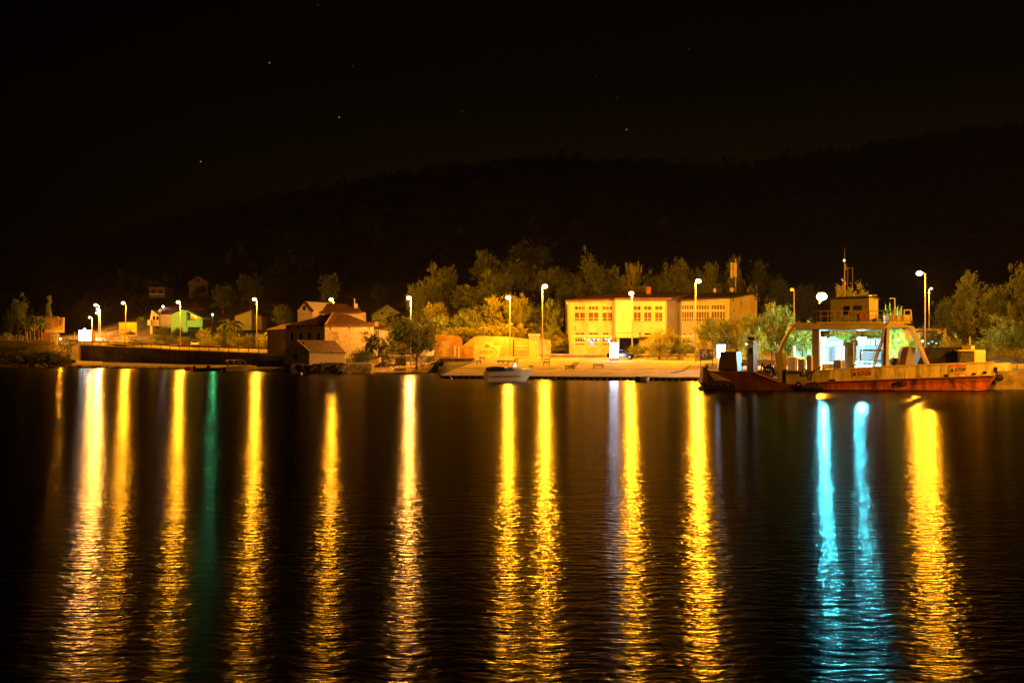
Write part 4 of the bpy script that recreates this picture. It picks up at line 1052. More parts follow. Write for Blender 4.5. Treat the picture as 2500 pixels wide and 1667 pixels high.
def flat(name, pts, label, cat):
    A = [Vector(rampP(*p)) for p in pts]; m = MB().prism([v + Vector((0,0,.02)) for v in A], (0,0,-.06)); tag(m.build(name, mat('ramp_shade_and_drain', (.10,.07,.045), .9, .3)), label, cat)
flat('slipway_shade_strip', [(1384,900),(1401,900),(1416,885),(1401,885)], 'dark slanting strip painted on the ramp for the shade of a recess', 'strip')  # flat dark colour stands in for the shadow inside a slipway recess
flat('drain_channel', [(1663,906),(1668,907),(1688,893),(1683,893)], 'dark diagonal drain line on the right part of the ramp', 'drain')
flat('drain_channel', [(1636,910),(1650,910),(1668,906),(1661,905)], 'faint stain line continuing the drain towards the water', 'drain')
# painted mural wall -------------------------------------------------
MY = 168.0
t = thing('mural_wall', 'long painted roadside wall with faded adverts and an oval logo panel', 'wall', P(1180, 877, MY))
MB().pprism([(1062,877),(1128,877),(1128,830),(1120,820),(1062,816)], MY, .5).build('left_wall_section', mat('orange_wall', (.55,.34,.13), .9, .3, .4, .3), t)
MB().pprism([(1128.2,877),(1292,877),(1292,828),(1245,822),(1175,820),(1158,822),(1150,828),(1128.2,845)], MY+.02, .5).build('wall_section', mat('yellow_wall', (.58,.48,.22), .9, .22, .5, .3), t)
MB().pprism([(1063,870),(1100,870),(1098,832),(1078,832)], MY-.06, .05).build('faded_poster', mat('faded_pink', (.70,.50,.32), .9, .35, .5), t)
MB().pbox(1108,1113,844,870,MY-.06,.05).pbox(1118,1122,846,874,MY-.06,.05).build('pale_stripe', white_pl, t)
MB().pbox(1126,1155,845,873,MY-.06,.05).build('orange_advert', mat('orange_adv', (.66,.27,.05), .9, .3, .8), t)
MB().pbox(1133,1148,851,866,MY-.09,.02).build('advert_inner', mat('orange_adv2', (.72,.38,.10), .9, .3, .8), t)
lg = MB().pprism([(1155,874),(1218,874),(1222,843),(1206,843),(1203,834),(1184,834),(1180,843),(1158,843)], MY-.08, .06).build('logo_panel', mat('logo_panel_cream', (.80,.70,.36), .85, .1), t)
mm = MB(); n = 40
cx_, cz_, rx, rz = X(1187,MY), Z(860,MY), 26*MY/F, 14*MY/F
for i in range(n):
    a, b = 2*math.pi*i/n, 2*math.pi*(i+1)/n
    mm.prism([(cx_+rx*math.cos(a), MY-.10, cz_+rz*math.sin(a)), (cx_+rx*math.cos(b), MY-.10, cz_+rz*math.sin(b)), (cx_+rx*.93*math.cos(b), MY-.10, cz_+rz*.9*math.sin(b)), (cx_+rx*.93*math.cos(a), MY-.10, cz_+rz*.9*math.sin(a))], (0,.015,0))
mm.build('oval_ring', mat('logo_ochre', (.55,.33,.08), .85), lg)
random.seed(3); mm = MB()
for i in range(9):
    px = 1168+i*4.3; mm.pbox(px, px+2.6, 855+random.uniform(-1,1.5), 865+random.uniform(-1,1), MY-.1, .015)
mm.build('faded_letters', mat('logo_ochre', (0,0,0)), lg)
MB().pprism([(1183,848),(1196,848),(1192,842),(1187,839),(1184,843)], MY-.1, .015).build('logo_crest', orap, lg)
MB().pbox(1256,1292,843,846,MY-.05,.05).pbox(1256,1292,851,853.5,MY-.05,.05).build('pale_band', white_pl, t)
MB().pbox(1292,1317,820,880,MY-1.2,1.4).build('gate_pillar', mat('yellow_wall', (0,0,0)), t); MB().pbox(1290,1319,815,819.8,MY-1.4,1.8).build('pillar_cap', conc_l, t)
MB().tube(P(1254,875,MY-.3), P(1254,828,MY-.3), .09).build('drain_pipe', dark_m, t)
tag(MB().pprism([(1317.5,880),(1345,880),(1345,832),(1330,828),(1317.5,826)], MY+.5, .5).build('garden_wall', mat('yellow_wall', (0,0,0))), 'short yellow wall between the gate pillar and the hedge', 'wall')
t = thing('stone_table', 'low stone ledge with dark legs before the mural wall', 'stone ledge', P(1275, 880, 160))
MB().pbox(1256,1297,872,875,160,1.0).build('top', conc_l, t); MB().pbox(1259,1262,875.3,882,160.1,.5).build('leg', dark_m, t); MB().pbox(1291,1294,875.3,882,160.1,.5).build('leg', dark_m, t)

# things on the beach
t = thing('concrete_bin', 'dark square concrete box on the beach under the spreading tree', 'box', P(976, 894, 168))
MB().pprism([(963,893),(990,893),(990,876),(980,873),(966,876)], 168, 1.6).build('body', stone_d, t)
MB().pprism([(965,875.8),(981,872.8),(990.5,875.8)], 167.9, 1.7).build('lid', conc_d, t)

# advert boxes
t = thing('advert_light_box', 'glowing white upright advert box on a stone base beside the black car', 'advert box', P(1500, 886, 150))
MB().pbox(1489.5,1509.5,837,873,150,.35).build('lit_face', box_e, t, bevel=.05); MB().pbox(1488,1511,873.3,884.5,149.9,.6).build('base', conc_l, t)
t = thing('advert_light_box', 'glowing bluish-white sign in two parts left of the ferry towers', 'advert box', P(1762, 890, 126))
MB().pprism([(1752.5,863),(1768,863),(1771,850),(1771.5,841.5),(1752.5,841.5)], 126, .4).build('lit_upper_face', box2_e, t)
MB().pbox(1752.5,1771,863.8,873,126,.4).build('lit_lower_face', box2_e, t); MB().pbox(1752,1756,873.3,905,126.1,.3).build('post', galv, t)
t = thing('graffiti_board', 'dark board covered in pale scribbles left of the bluish-white sign', 'board', P(1725, 885, 136))
MB().pbox(1709,1741,853,878,136,.2).build('board', mat('dark_board', (.10,.06,.03), .8), t)
random.seed(8); mm = MB()
for i in range(22):
    x, y = random.uniform(1712,1737), random.uniform(857,873); mm.path([P(x,y,135.95), P(x+random.uniform(-2,3),y-random.uniform(2,5),135.95), P(x+random.uniform(0,4),y+random.uniform(0,4),135.95)], .045, 5)
mm.build('scribbles', mat('faded_pink', (0,0,0)), t); MB().pbox(1709.5,1711,878.3,893,136.03,.1).pbox(1739,1740.5,878.3,893,136.03,.1).build('legs', dark_m, t)

# ------------------------------------------------------------------ cars
def car(name, label, px, Y, rz, paint, zb=None, L=4.4):
    zb = land(px, Y)+.12 if zb is None else zb
    t = thing(name, label, 'car', (X(px, Y), Y, zb), 'parked cars', rz)
    W2 = .86
    prof = [(-2.15,.32),(2.15,.32),(2.2,.55),(2.1,.78),(1.0,.95),(-1.55,1.0),(-2.15,.9),(-2.22,.6)]
    m = MB(); n = len(prof)
    ins = [.10 if z > .7 else 0.03 for x, z in prof]
    vs = [(x, -W2+ins[i], z) for i, (x, z) in enumerate(prof)] + [(x, W2-ins[i], z) for i, (x, z) in enumerate(prof)]
    m.add(vs, [tuple(range(n)), tuple(range(2*n-1, n-1, -1))] + [(i, i+n, (i+1) % n+n, (i+1) % n) for i in range(n)])
    m.build('body', paint, t, local=True, bevel=.06)
    cab = [(1.05,.95),(.35,1.42),(-1.0,1.45),(-1.75,.99)]; n = 4
    vs = [(x, -W2+(.12 if z < 1.1 else .25), z) for x, z in cab] + [(x, W2-(.12 if z < 1.1 else .25), z) for x, z in cab]
    MB().add(vs, [tuple(range(n)), tuple(range(2*n-1, n-1, -1))] + [(i, i+n, (i+1) % n+n, (i+1) % n) for i in range(n)]).build('windows', glass, t, local=True, bevel=.05)
    MB().box(-1.0, .33, -W2+.27, W2-.27, 1.43, 1.475).build('roof', paint, t, local=True)
    for x in (-1.35, 1.38):
        for s in (-1, 1):
            w_ = MB().tube((x, s*.72, .33), (x, s*.9, .33), .33, .33, 16).build('wheel', black, t, local=True)
            MB().tube((x, s*.86, .33), (x, s*.915, .33), .19, .19, 12).build('rim', galv, w_, local=True)
    for s in (-1, 1):
        MB().ball((2.1, s*.6, .66), .12, .2, .09, 8, 5).build('headlight', mat('lamp_glass', (.6,.55,.45), .15, spec=.8), t, local=True)
        MB().ball((-2.16, s*.65, .75), .06, .16, .09, 8, 5).build('tail_light', redp, t, local=True)
    MB().box(2.19, 2.23, -.26, .26, .42, .54).build('number_plate', paperw, t, local=True)
    return t
car('parked_car', 'black car parked behind the glowing white advert box', 1517, 154.5, -.25, mat('black_car_paint', (.012,.012,.014), .2, .1, spec=.8))
car('parked_car', 'small white car half hidden by the orange-lit shrubs on the embankment road', 476, 224, -1.2, mat('white_car_paint', (.65,.6,.5), .35, .05, spec=.6), zb=land(476,224)+.12)

# ------------------------------------------------------------------ boats
def hull(mb, L, B, H, bow=1, n=12, tr=.85, dk=.0):
    rings = []
    for i in range(n+1):
        u = i/n; w = B/2*(tr + (1-tr)*math.sin(math.pi*.5*min(1, u*2.2))) * (1 if u < .5 else max(.02, (1-((u-.5)/.5)**2.2)))
        x = (-L/2 + L*u)*bow; sh = H*(1+.28*u*u); kx = x - bow*(.17*L*max(0, u-.5)/.5)
        rings.append([(x, -w, sh), (kx, -w*.72, .02), (kx, 0, -.25), (kx, w*.72, .02), (x, w, sh)])
    b = len(mb.v)
    for r in rings: mb.v += r
    for i in range(n):
        for k in range(4): mb.f.append((b+i*5+k, b+(i+1)*5+k, b+(i+1)*5+k+1, b+i*5+k+1))
        mb.f.append((b+i*5, b+i*5+4, b+(i+1)*5+4, b+(i+1)*5))
    mb.f.append((b, b+1, b+2, b+3, b+4)); return mb
def boat(name, label, cat, px0, px1, Y, H, B, bow, mt, rim=None, rz=0):
    L = (px1-px0)*Y/F
    t = thing(name, label, cat, (X((px0+px1)/2, Y), Y, 0), 'moored small boats', rz)
    hull(MB(), L, B, H, bow).build('hull', mt, t, local=True)
    if rim:
        m = MB()
        hull(m, L*1.01, B*1.05, .07, bow); m.v = [(x, y, z*1.0+H*(1+.28*max(0, min(1, (x*bow/L+.5)))**2)-.0) for x, y, z in m.v]
        m.build('gunwale', rim, t, local=True)
    return t, L
# canopied motorboat
t, L = boat('canopied_motorboat', 'small white motorboat with a folding sun canopy and red flag at the stern', 'boat', 552, 614, 171, .82, 2.2, 1, boatw, boatw, rz=.3)
def lx(px, Y, pc): return X(px, Y) - X(pc, Y)
Yb = 171; pc = 582
def bz(py): return Z(py, Yb)
for s in (-1, 1):
    for a, b, c, d in ((561,899,556,881),(562,899,570,882),(580,899,569,882),(576,899,582,882),(597,899,583,882),(607,901,596,883)):
        MB().tube((lx(a,Yb,pc), s*.9, bz(b)), (lx(c,Yb,pc), s*.85, bz(d)), .03).build('canopy_pole', galv, t, local=True)
m = MB()
for a, b in ((551, 574), (569, 596)):
    pts = [(a, 881.5), (a+3, 879), ((a+b)/2, 877.5), (b-3, 879), (b, 882.5)]
    A = [(lx(u,Yb,pc), -.95, bz(v)) for u, v in pts]; n = len(A)
    for i in range(n-1):
        p, q = A[i], A[i+1]; m.add([p, q, (q[0], .95, q[2]), (p[0], .95, p[2]), (p[0], -.95, p[2]-.09), (q[0], -.95, q[2]-.09)], [(0,1,2,3), (4,5,1,0)])
m.build('sun_canopy', boatw, t, local=True)
MB().add([(lx(555,Yb,pc),-.3,bz(895)), (lx(558,Yb,pc),-.3,bz(893)), (lx(556.5,Yb,pc),-.3,bz(882)), (lx(554.5,Yb,pc),-.3,bz(883))], [(0,1,2,3)]).build('flag', redp, t, local=True)
MB().box(lx(545,Yb,pc), lx(551,Yb,pc), -.25, .25, -.2, .75).build('outboard_motor', black, t, local=True, bevel=.06)
MB().box(lx(583,Yb,pc), lx(587,Yb,pc), -.5, .5, .8, 1.15).build('console', boatw, t, local=True, bevel=.04)
# red-white boat, dark inflatable
t, L = boat('red_rowing_boat', 'small red rowing boat with a white cover, moored left of the dark inflatable', 'boat', 452, 475, 178, .5, 1.5, 1, redp, boatw)
MB().ball((.2, 0, .62), .62, .5, .32, 12, 7).build('white_cover', paperw, t, local=True)
t = thing('inflatable_boat', 'long dark inflatable boat moored left of the canopied motorboat', 'boat', (X(508, 174), 174, 0), 'moored small boats')
for s in (-1, 1): MB().tube((-2.3, s*.7, .28), (1.9, s*.7, .3), .3, .28, 10).tube((1.9, s*.7, .3), (2.6, 0, .5), .28, .2, 10).build('side_tube', black, t, local=True)
MB().box(-2.2, 2.0, -.5, .5, -.05, .12).build('floor', dark_m, t, local=True)
MB().box(-.2, .4, -.3, .3, .12, 1.0).build('console', black, t, local=True, bevel=.05); MB().box(-2.6, -2.2, -.2, .2, -.2, .95).build('outboard_motor', black, t, local=True, bevel=.06)
for px, py, r, lab, Y in ((540.5,906.5,.13,'small pale buoy beside the canopied motorboat',172),(735,914,.24,'pale square-looking buoy in front of the stone hut',150),(1101,926,.2,'small grey buoy left of the white motorboat',127),(924,916,.14,'tiny dark buoy off the beach',147),(1185,929,.22,'round yellowish fender buoy under the stern of the white motorboat',121)):
    t = thing('buoy', lab, 'buoy', (X(px,Y), Y, 0), 'mooring buoys')
    MB().ball((0,0,r*.5), r, r, r, 12, 8).build('float', boatw if r > .12 and px != 924 else dark_m, t, local=True, smooth=True); MB().tube((0,0,r*1.3), (0,0,r*1.9), .03).build('ring', galv, t, local=True)
t = thing('buoy', 'flat dark buoy before the quay right of the white motorboat', 'buoy', (X(1353,124), 124, 0), 'mooring buoys')
MB().ball((0,0,.12), .38, .38, .22, 12, 8).build('float', black, t, local=True); MB().tube((0,0,.3), (0,0,.5), .05).build('ring', dark_m, t, local=True)
# white cabin motorboat
WY = 120.0; pc = 1243
t, L = boat('white_motorboat', 'white motorboat with blue windscreen and dark canopy moored before the ramp', 'boat', 1184, 1308, WY, 1.2, 2.3, 1, boatw, boatw, rz=.35)
def q(px): return X(px, WY)-X(pc, WY)
def qz(py): return Z(py, WY)
for s in (-1, 1):
    MB().box(q(1190), q(1262), s*1.06-.03, s*1.06+.03, qz(919), qz(917)).build('rubbing_strake', dark_m, t, local=True)
A = [(q(1184), qz(906)), (q(1187), qz(897)), (q(1200), qz(894)), (q(1222), qz(895)), (q(1224), qz(906))]
MB().prism([(a, -.95, b) for a, b in A], (0, 1.9, 0)).build('aft_cover', black, t, local=True, bevel=.05)
A = [(q(1222.5), qz(906)), (q(1224), qz(897)), (q(1240), qz(897)), (q(1249), qz(905))]
MB().prism([(a, -.9, b) for a, b in A], (0, 1.8, 0)).build('windscreen', mat('blue_glass', (.04,.16,.32), .15, .4, 1.5, spec=.8), t, local=True)
A = [(q(1249.5), qz(906)), (q(1240), qz(896)), (q(1256), qz(897)), (q(1290), qz(907))]
MB().prism([(a, -.8, b) for a, b in A], (0, 1.6, 0)).build('foredeck', boatw, t, local=True)
A = [(q(1213), qz(883)), (q(1216), qz(880)), (q(1249), qz(880.5)), (q(1252), qz(882)), (q(1249), qz(882.5)), (q(1216), qz(882))]
MB().prism([(a, -.95, b) for a, b in A], (0, 1.9, 0)).build('canopy', black, t, local=True)
for s in (-.9, .9):
    for a, b, c, d in ((1216,882,1225,892),(1247,882,1240,895),(1232,882,1226,893)): MB().tube((q(a), s, qz(b)), (q(c), s, qz(d)), .03).build('canopy_pole', dark_m, t, local=True)
MB().tube((q(1250.5), -.6, qz(895)), (q(1250.5), -.6, qz(885.5)), .24, .04, 10).build('mast_light', emit('white_marker', (.95,1,.9), 1.6), t, local=True)
MB().box(q(1181), q(1185), -.2, .2, -.3, qz(910)).build('outboard_motor', dark_m, t, local=True, bevel=.08)
# dinghy
t, L = boat('grey_dinghy', 'small grey dinghy with a dark fender moored right under the quay edge', 'boat', 1562, 1588, 119, .55, 1.4, 1, mat('grey_gelcoat', (.35,.30,.22), .6), conc)
t = thing('buoy', 'black drum buoy touching the grey dinghy', 'buoy', (X(1557,119), 119, 0), 'mooring buoys')
MB().tube((0,0,-.3), (0,0,.62), .33, .30, 14).build('drum', black, t, local=True)
# upturned boat on the beach
t = thing('beached_boat', 'small pale boat tipped on its side on the beach', 'boat', P(922, 892, 167), 'moored small boats', rz=.2)
o = hull(MB(), 1.9, .8, .5, 1).build('hull', boatw, t, local=True); o.rotation_euler = (-.5, -.45, 0); o.location = (0, 0, .45)

# ------------------------------------------------------------------ ferry
FY = 96.0
ferry = thing('car_ferry', 'moored car ferry with orange-red hull, pale bulwark, derricks and raised bridge', 'ferry', (X(1717, FY), FY, 0))
def fp(name, mb, mt, bevel=0, parent=None): return mb.build(name, mt, parent or ferry, bevel=bevel)
BEAM = 9.5
fp('lower_hull', MB().pprism([(1926,958),(2411,958),(2411,949),(2434,914.5),(2340,918),(2200,923.5),(1990,933),(1926,936)], FY, BEAM), fred)
# boot line and rubbing strake
fp('waterline_band', MB().pprism([(1930,957),(2410,957),(2411,948.5),(1930,948.5)], FY-.05, .04), black)
A = [(1990,931.5),(2200,922),(2340,916.5),(2434,912.5)]; m = MB()
for a, b in zip(A, A[1:]): m.prism([P(a[0],a[1],FY-.25), P(b[0],b[1],FY-.25), P(b[0],b[1]+2.2,FY-.25), P(a[0],a[1]+2.2,FY-.25)], (0,.35,0))
fp('rubbing_strake', m, mat('strake_brown', (.22,.07,.03), .7, .3))
fp('bulwark', MB().pprism([(1990,931),(2200,921.5),(2340,916),(2432,912),(2430,882),(2300,887),(2180,892.5),(2060,899.5),(1990,905)], FY+.02, .3), fwhite2)
fp('bulwark', MB().pprism([(1990,931),(2432,912),(2430,882),(1990,905)], FY+BEAM-.3, .3), fwhite2)
fp('bulwark_cap', MB().pprism([(1988,905),(2060,899.5),(2180,892.5),(2300,887),(2431,881.5),(2431,880),(2300,885.2),(2180,890.8),(2060,897.8),(1988,903.2)], FY-.05, .4), fwhite)
fp('fore_bulwark', MB().pprism([(1926,936),(1989.5,932),(1989.5,906),(1926,900)], FY+.05, .35), fgrey)  # white plating in shade, its shade painted as grey
fp('deck', MB().box(X(1915,FY), X(2425,FY), FY+.4, FY+BEAM-.4, .9, 1.05), mat('deck_green', (.06,.07,.05), .8))
fp('name_plate', MB().pbox(1930,1958,904,911,FY-.02,.05), letter)
# panel joints in the hull plating
for px in (2045, 2100, 2195, 2262, 2305, 2365): 
    y0 = lerp1([(1990,905),(2060,899.5),(2180,892.5),(2300,887),(2430,882)], px); y1 = lerp1(A, px)
    fp('plate_seam', MB().pbox(px-.12,px+.12,y0+1,y1-.5,FY-.005,.02), fgrey)
# openings, freeing ports
for a, b, c, d in ((2037,2049,924,931),(2314,2323,911,917),(2380,2388,907,911),(2406,2413,903,909),(2432,2438,893,904)):
    fp('fairlead', MB().pbox(a,b,c,d,FY-.12,.16), black)
# fender tyres hanging on the hull
for px in (2203, 2209, 2217):
    f_ = fp('tyre_fender', MB().torus(P(px,934,FY-.35), .18, .09), black); m = MB().tube(P(px,932,FY-.3), P(px,905,FY-.1), .02); m.build('rope', dark_m, f_)
fp('mooring_rope', MB().path([P(2322,917,FY-.1), P(2345,925,FY-.5), P(2375,938,FY-1), P(2412,948,FY-.6)], .035), dark_m)
# ramp bow on the left
fp('bow_ramp_hull', MB().pprism([(1716,940),(1722,953),(1745,957),(2012,957),(2024,949),(2018,943),(1975,941),(1925,934),(1912,930),(1842,906),(1735,905),(1722,896),(1719,905)], FY-.4, BEAM+.6), fdark)
fp('ramp_edge', MB().pprism([(1851,908),(1858,909),(1913,930),(1912,933),(1851,911)], FY-.55, .16), forange)
fp('ramp_lip', MB().pprism([(1708,934),(1722,933),(1724,941),(1712,940)], FY-.3, BEAM), black)
fp('ramp_side_plate', MB().pprism([(1732,909),(1745,909),(1792,929.5),(1747,928)], FY-.5, .1), fgrey)
fp('ramp_front_post', MB().pprism([(1718,896),(1726,894),(1730,905),(1728,935),(1719,930)], FY-.5, .5), mat('weathered_grey', (.12,.10,.07), .8, .4))
fp('bollard', MB().tube(P(1727.5,897,FY-.2), P(1727.5,889,FY-.2), .1), black)
fp('fender_bar', MB().tube(P(1965,944,FY-.6), P(2021,947,FY-.6), .26), black)
for px in (1727, 1742, 1760, 1777, 1795, 1960, 2000):
    fp('tyre_fender', MB().torus(P(px, 945 if px < 1900 else 938, FY-.62), .22, .11), black)
# fore towers: grey left face, paler right face
fp('fore_tower', MB().wedge(1753,1800,1819,857,905,FY+1.0,2.4,2.0,.20), fwhite, .03)
fp('tower_brace', MB().tube(P(1760,902,FY+.9), P(1795,868,FY+1.2), .07), dark_m)
fp('tower_lamp', MB().ball(P(1795,853,FY+2), .16, .16, .14, 8, 6), redp)
fp('exhaust_tower', MB().wedge(1826,1841,1855,838,907,FY+.8,1.2,1.2,.10), fwhite, .02)
fp('exhaust_tower_band', MB().wedge(1826.5,1840.5,1852.5,830,837.6,FY+.85,1.2,1.2,.02), forange, .02)
fp('tower_grille', MB().pbox(1828,1836,848,862,FY+.85,.4), black)
for dx in (0, 8):
    fp('exhaust_pipe', MB().path([P(1830+dx,832,FY+1.8), P(1829.5+dx,825,FY+1.8), P(1827+dx,822.5,FY+1.8), P(1823+dx,825,FY+1.8)], .12, 8), black)
fp('ventilator', MB().ball(P(1815.5,888,FY+.3), .13, .1, .22, 10, 7).tube(P(1814,904,FY+.4), P(1815,890,FY+.4), .04), dark_m)
for k in range(6):
    fp('winch_gear', MB().path([P(1858+k*6,909+k*2,FY+1), P(1861+k*5,885+((k*7)%9),FY+1.4), P(1868+k*5,905+k*1.5,FY+1.2)], .07), mat('winch_brown', (.10,.05,.03), .7))
# A-frame left derrick
fp('derrick_foot', MB().pprism([(1897,858),(1914,858),(1930,938),(1908,936)], FY+.3, 1.2), fgrey, .03)  # shaded left face coloured grey, lit right face below coloured white
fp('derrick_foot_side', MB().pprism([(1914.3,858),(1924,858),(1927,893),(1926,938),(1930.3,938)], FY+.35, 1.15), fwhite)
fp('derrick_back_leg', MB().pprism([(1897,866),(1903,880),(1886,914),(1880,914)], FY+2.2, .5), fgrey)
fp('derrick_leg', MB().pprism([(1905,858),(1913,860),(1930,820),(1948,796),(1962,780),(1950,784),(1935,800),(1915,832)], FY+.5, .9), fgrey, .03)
# deck boxes fore
for a, b, c, q0, q1 in ((1926,1944,1951,870,905),(1952,1966,1972,876,906),(1974,1984,1990,866,906)):
    fp('deck_locker', MB().wedge(a,b,c,q0,q1,FY+1.2,.5,.5), fwhite, .03)
fp('life_ring', MB().torus(P(1975,908,FY-.1), .30, .06), letter)
fp('hose_reel', MB().path([P(1988,925,FY-.1), P(1990,912,FY-.2), P(1996,903,FY-.2), P(2008,898,FY+.2), P(2011,893,FY+.2)], .09), dark_m)
fp('bridge_column', MB().wedge(1988,2001,2005,803,906,FY+1.5,1.0,.5), mat('column_brown', (.34,.27,.20), .6, .2))
# bridge deck across the ship
fp('bridge_deck', MB().pprism([(1948,803),(2162,803),(2166,788),(1960,786),(1950,792)], FY+.6, BEAM-1.2), fgrey, .05)
fp('bridge_deck_edge', MB().pbox(2000,2164,785,787.6,FY+.5,.15), fwhite)
fp('bridge_deck_light', MB().pbox(2100,2116,803.5,804.5,FY+1,1), emit('deck_tube', (.5,1,.95), 2.5)); fp('bridge_deck_light', MB().pbox(2010,2022,803.5,804.5,FY+1,1), emit('deck_tube', (0,0,0), 1))
# wheelhouse
fp('wheelhouse', MB().wedge(2036,2124.5,2163,727,785,FY+1.6,1.8,3.4), fwhite, .03)
fp('wheelhouse_low_part', MB().wedge(1992,2037,2070,739,785,FY+3.4,1.2,2.6), fwhite, .03)
fp('wheelhouse_roof', MB().wedge(2033,2124,2166,722.5,726.6,FY+1.4,1.9,3.6), mat('roof_grey', (.12,.10,.09), .7))
def wl_(px): return FY+1.6+1.8*(2124.5-px)/88.5-.04
def wr_(px): return FY+1.6+3.4*(px-2124.5)/38.5-.04
def WP(px, py, y): return (X(px, FY+1.6), y, Z(py, FY+1.6))
fp('wheelhouse_window', MB().prism([WP(2068,766,wl_(2068)), WP(2080,766,wl_(2080)), WP(2080,745,wl_(2080)), WP(2068,745,wl_(2068))], (0,.15,0)), darkhole)
fp('wheelhouse_window', MB().prism([WP(2090,757,wl_(2090)), WP(2108,757,wl_(2108)), WP(2108,745,wl_(2108)), WP(2090,745,wl_(2090))], (0,.15,0)), mat('olive_dark', (.10,.09,.05), .8))
fp('cabin_door', MB().prism([WP(2136,774,wr_(2136)), WP(2152,774,wr_(2152)), WP(2152,732,wr_(2152)), WP(2136,732,wr_(2136))], (0,.12,0)), fwhite)
fp('cabin_number', MB().pbox(2141,2147,728.8,730.8,wr_(2141)-.1,.3), dark_m)
fp('roof_box', MB().pbox(2128,2142,719.5,722,FY+2,1.2), fwhite)
fp('door_frame', MB().path([P(2164,774,FY+4), P(2176,774,FY+4), P(2176,729,FY+4), P(2164,729,FY+4)], .06), fwhite)
# railing of the bridge
m = MB()
for yy in (758, 771): m.tube(P(2004,yy,FY+.6), P(2164,yy,FY+.6), .03)
fp('bridge_railing', m, fgrey)
for px in range(2010, 2166, 17): fp('railing_post', MB().tube(P(px,786,FY+.6), P(px,757.5,FY+.6), .028), fgrey)
fp('life_ring', MB().torus(P(2114,771.5,FY+.45), .33, .07), redp)
# mast
mst = fp('mast', MB().tube(P(2054,724,FY+4), P(2054,640,FY+4), .08, .05).tube(P(2054,640,FY+4), P(2054.5,606,FY+4), .02, .01), galv)
MB().ball(P(2053.5,636.5,FY+4), .12, .12, .12, 8, 6).build('mast_lamp', emit('mast_warm', (1,.75,.3), 3), mst); MB().ball(P(2055.5,692,FY+4), .11, .11, .11, 8, 6).build('red_lamp', red_e, mst)
MB().path([P(2054,662,FY+4), P(2058,656,FY+4), P(2056,645,FY+4)], .05).build('bracket', galv, mst); MB().pprism([(2046,681),(2054,682),(2053,688)], FY+4, .3).build('horn', galv, mst)
MB().path([P(2062,705,FY+4), P(2062,655,FY+4), P(2074,655,FY+4), P(2074,705,FY+4)], .02, 5).build('aerial_frame', galv, mst)
# mid-deck towers and lockers
fp('vent_tower', MB().wedge(2069,2086,2095,834,900,FY+1.4,1.0,1.0,.06), fwhite, .02)
fp('vent_grille', MB().pbox(2072,2082,848,864,FY+1.3,.5), mat('blue_grey', (.10,.14,.17), .5))
fp('deck_locker', MB().wedge(2040,2057,2070,878,902,FY+1.2,.6,.9), fwhite, .03)
fp('deck_locker', MB().wedge(2010,2014,2040,886,904,FY+1.6,.4,.9), fwhite, .03)
fp('tyre_fender', MB().torus(P(2096,895,FY+.5), .26, .07), mat('winch_brown', (0,0,0)))
# mess room with windows behind (screen)
fp('window_screen', MB().pbox(2098,2157,851,856,FY+3,.5).pbox(2098,2157,877,880,FY+3,.5).pbox(2097,2099.8,856.2,876.8,FY+3,.5).pbox(2153,2157,856.2,876.8,FY+3,.5), mat('screen_brown', (.16,.08,.05), .7))
fp('lit_window', MB().pbox(2100,2134,857,876,FY+3.2,.1), shop2_e); fp('lit_window', MB().pbox(2137,2152,858,875,FY+3.2,.1), shop2_e)
# stairs
m = MB()
for dz in (0, 1):
    m.tube(P(2166,800,FY+.7+dz*.9), P(2137,893,FY+.7+dz*.9), .07)
    m.tube(P(2168,786,FY+.7+dz*.9), P(2134,880,FY+.7+dz*.9), .03)
fp('stair_rails', m, mat('stair_paint', (.45,.32,.16), .6))
for i in range(12):
    k = i/12; fp('stair_tread', MB().box(X(2164-k*27,FY)-.12, X(2164-k*27,FY)+.12, FY+.7, FY+1.6, Z(806+k*84,FY+1)-.02, Z(806+k*84,FY+1)+.02), fgrey)
# right derrick and platform
fp('derrick_column', MB().pprism([(2158.5,895),(2167,895),(2170,793),(2163,800)], FY+1.2, 1.0), fgrey)  # grey for the column's shaded left face, white for its lit right one
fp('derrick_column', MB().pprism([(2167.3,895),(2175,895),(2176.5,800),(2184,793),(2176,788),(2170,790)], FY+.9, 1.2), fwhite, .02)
fp('derrick_crosshead', MB().pprism([(2163,800),(2176,801),(2180,799),(2226,799),(2235,797),(2233,795),(2211,792),(2208,786),(2176,786)], FY+.8, BEAM-2), fwhite, .03)
fp('derrick_strut', MB().pprism([(2222,800),(2228,796),(2236,797),(2275,889),(2267,890),(2229,806)], FY+.8, .7), fwhite, .02)
fp('crew_platform', MB().pbox(2176,2226,768,783,FY+1.0,3.0), fwhite, .03); fp('platform_base', MB().pprism([(2174,783.3),(2226,783.3),(2229,789),(2206,790),(2176,788)], FY+.9, 3.4), fwhite)
fp('platform_rail', MB().path([P(2210,768,FY+1.2), P(2210,757,FY+1.2), P(2226,757,FY+1.2), P(2228,783,FY+1.2)], .07), fwhite)
m = MB()
for px in (2184, 2194, 2210): m.tube(P(px,783,FY+.95), P(px,768,FY+.95), .03)
fp('platform_seams', m, fgrey)
fp('searchlight', MB().ball(P(2226,790,FY+1.4), .3, .3, .16, 10, 6), black)
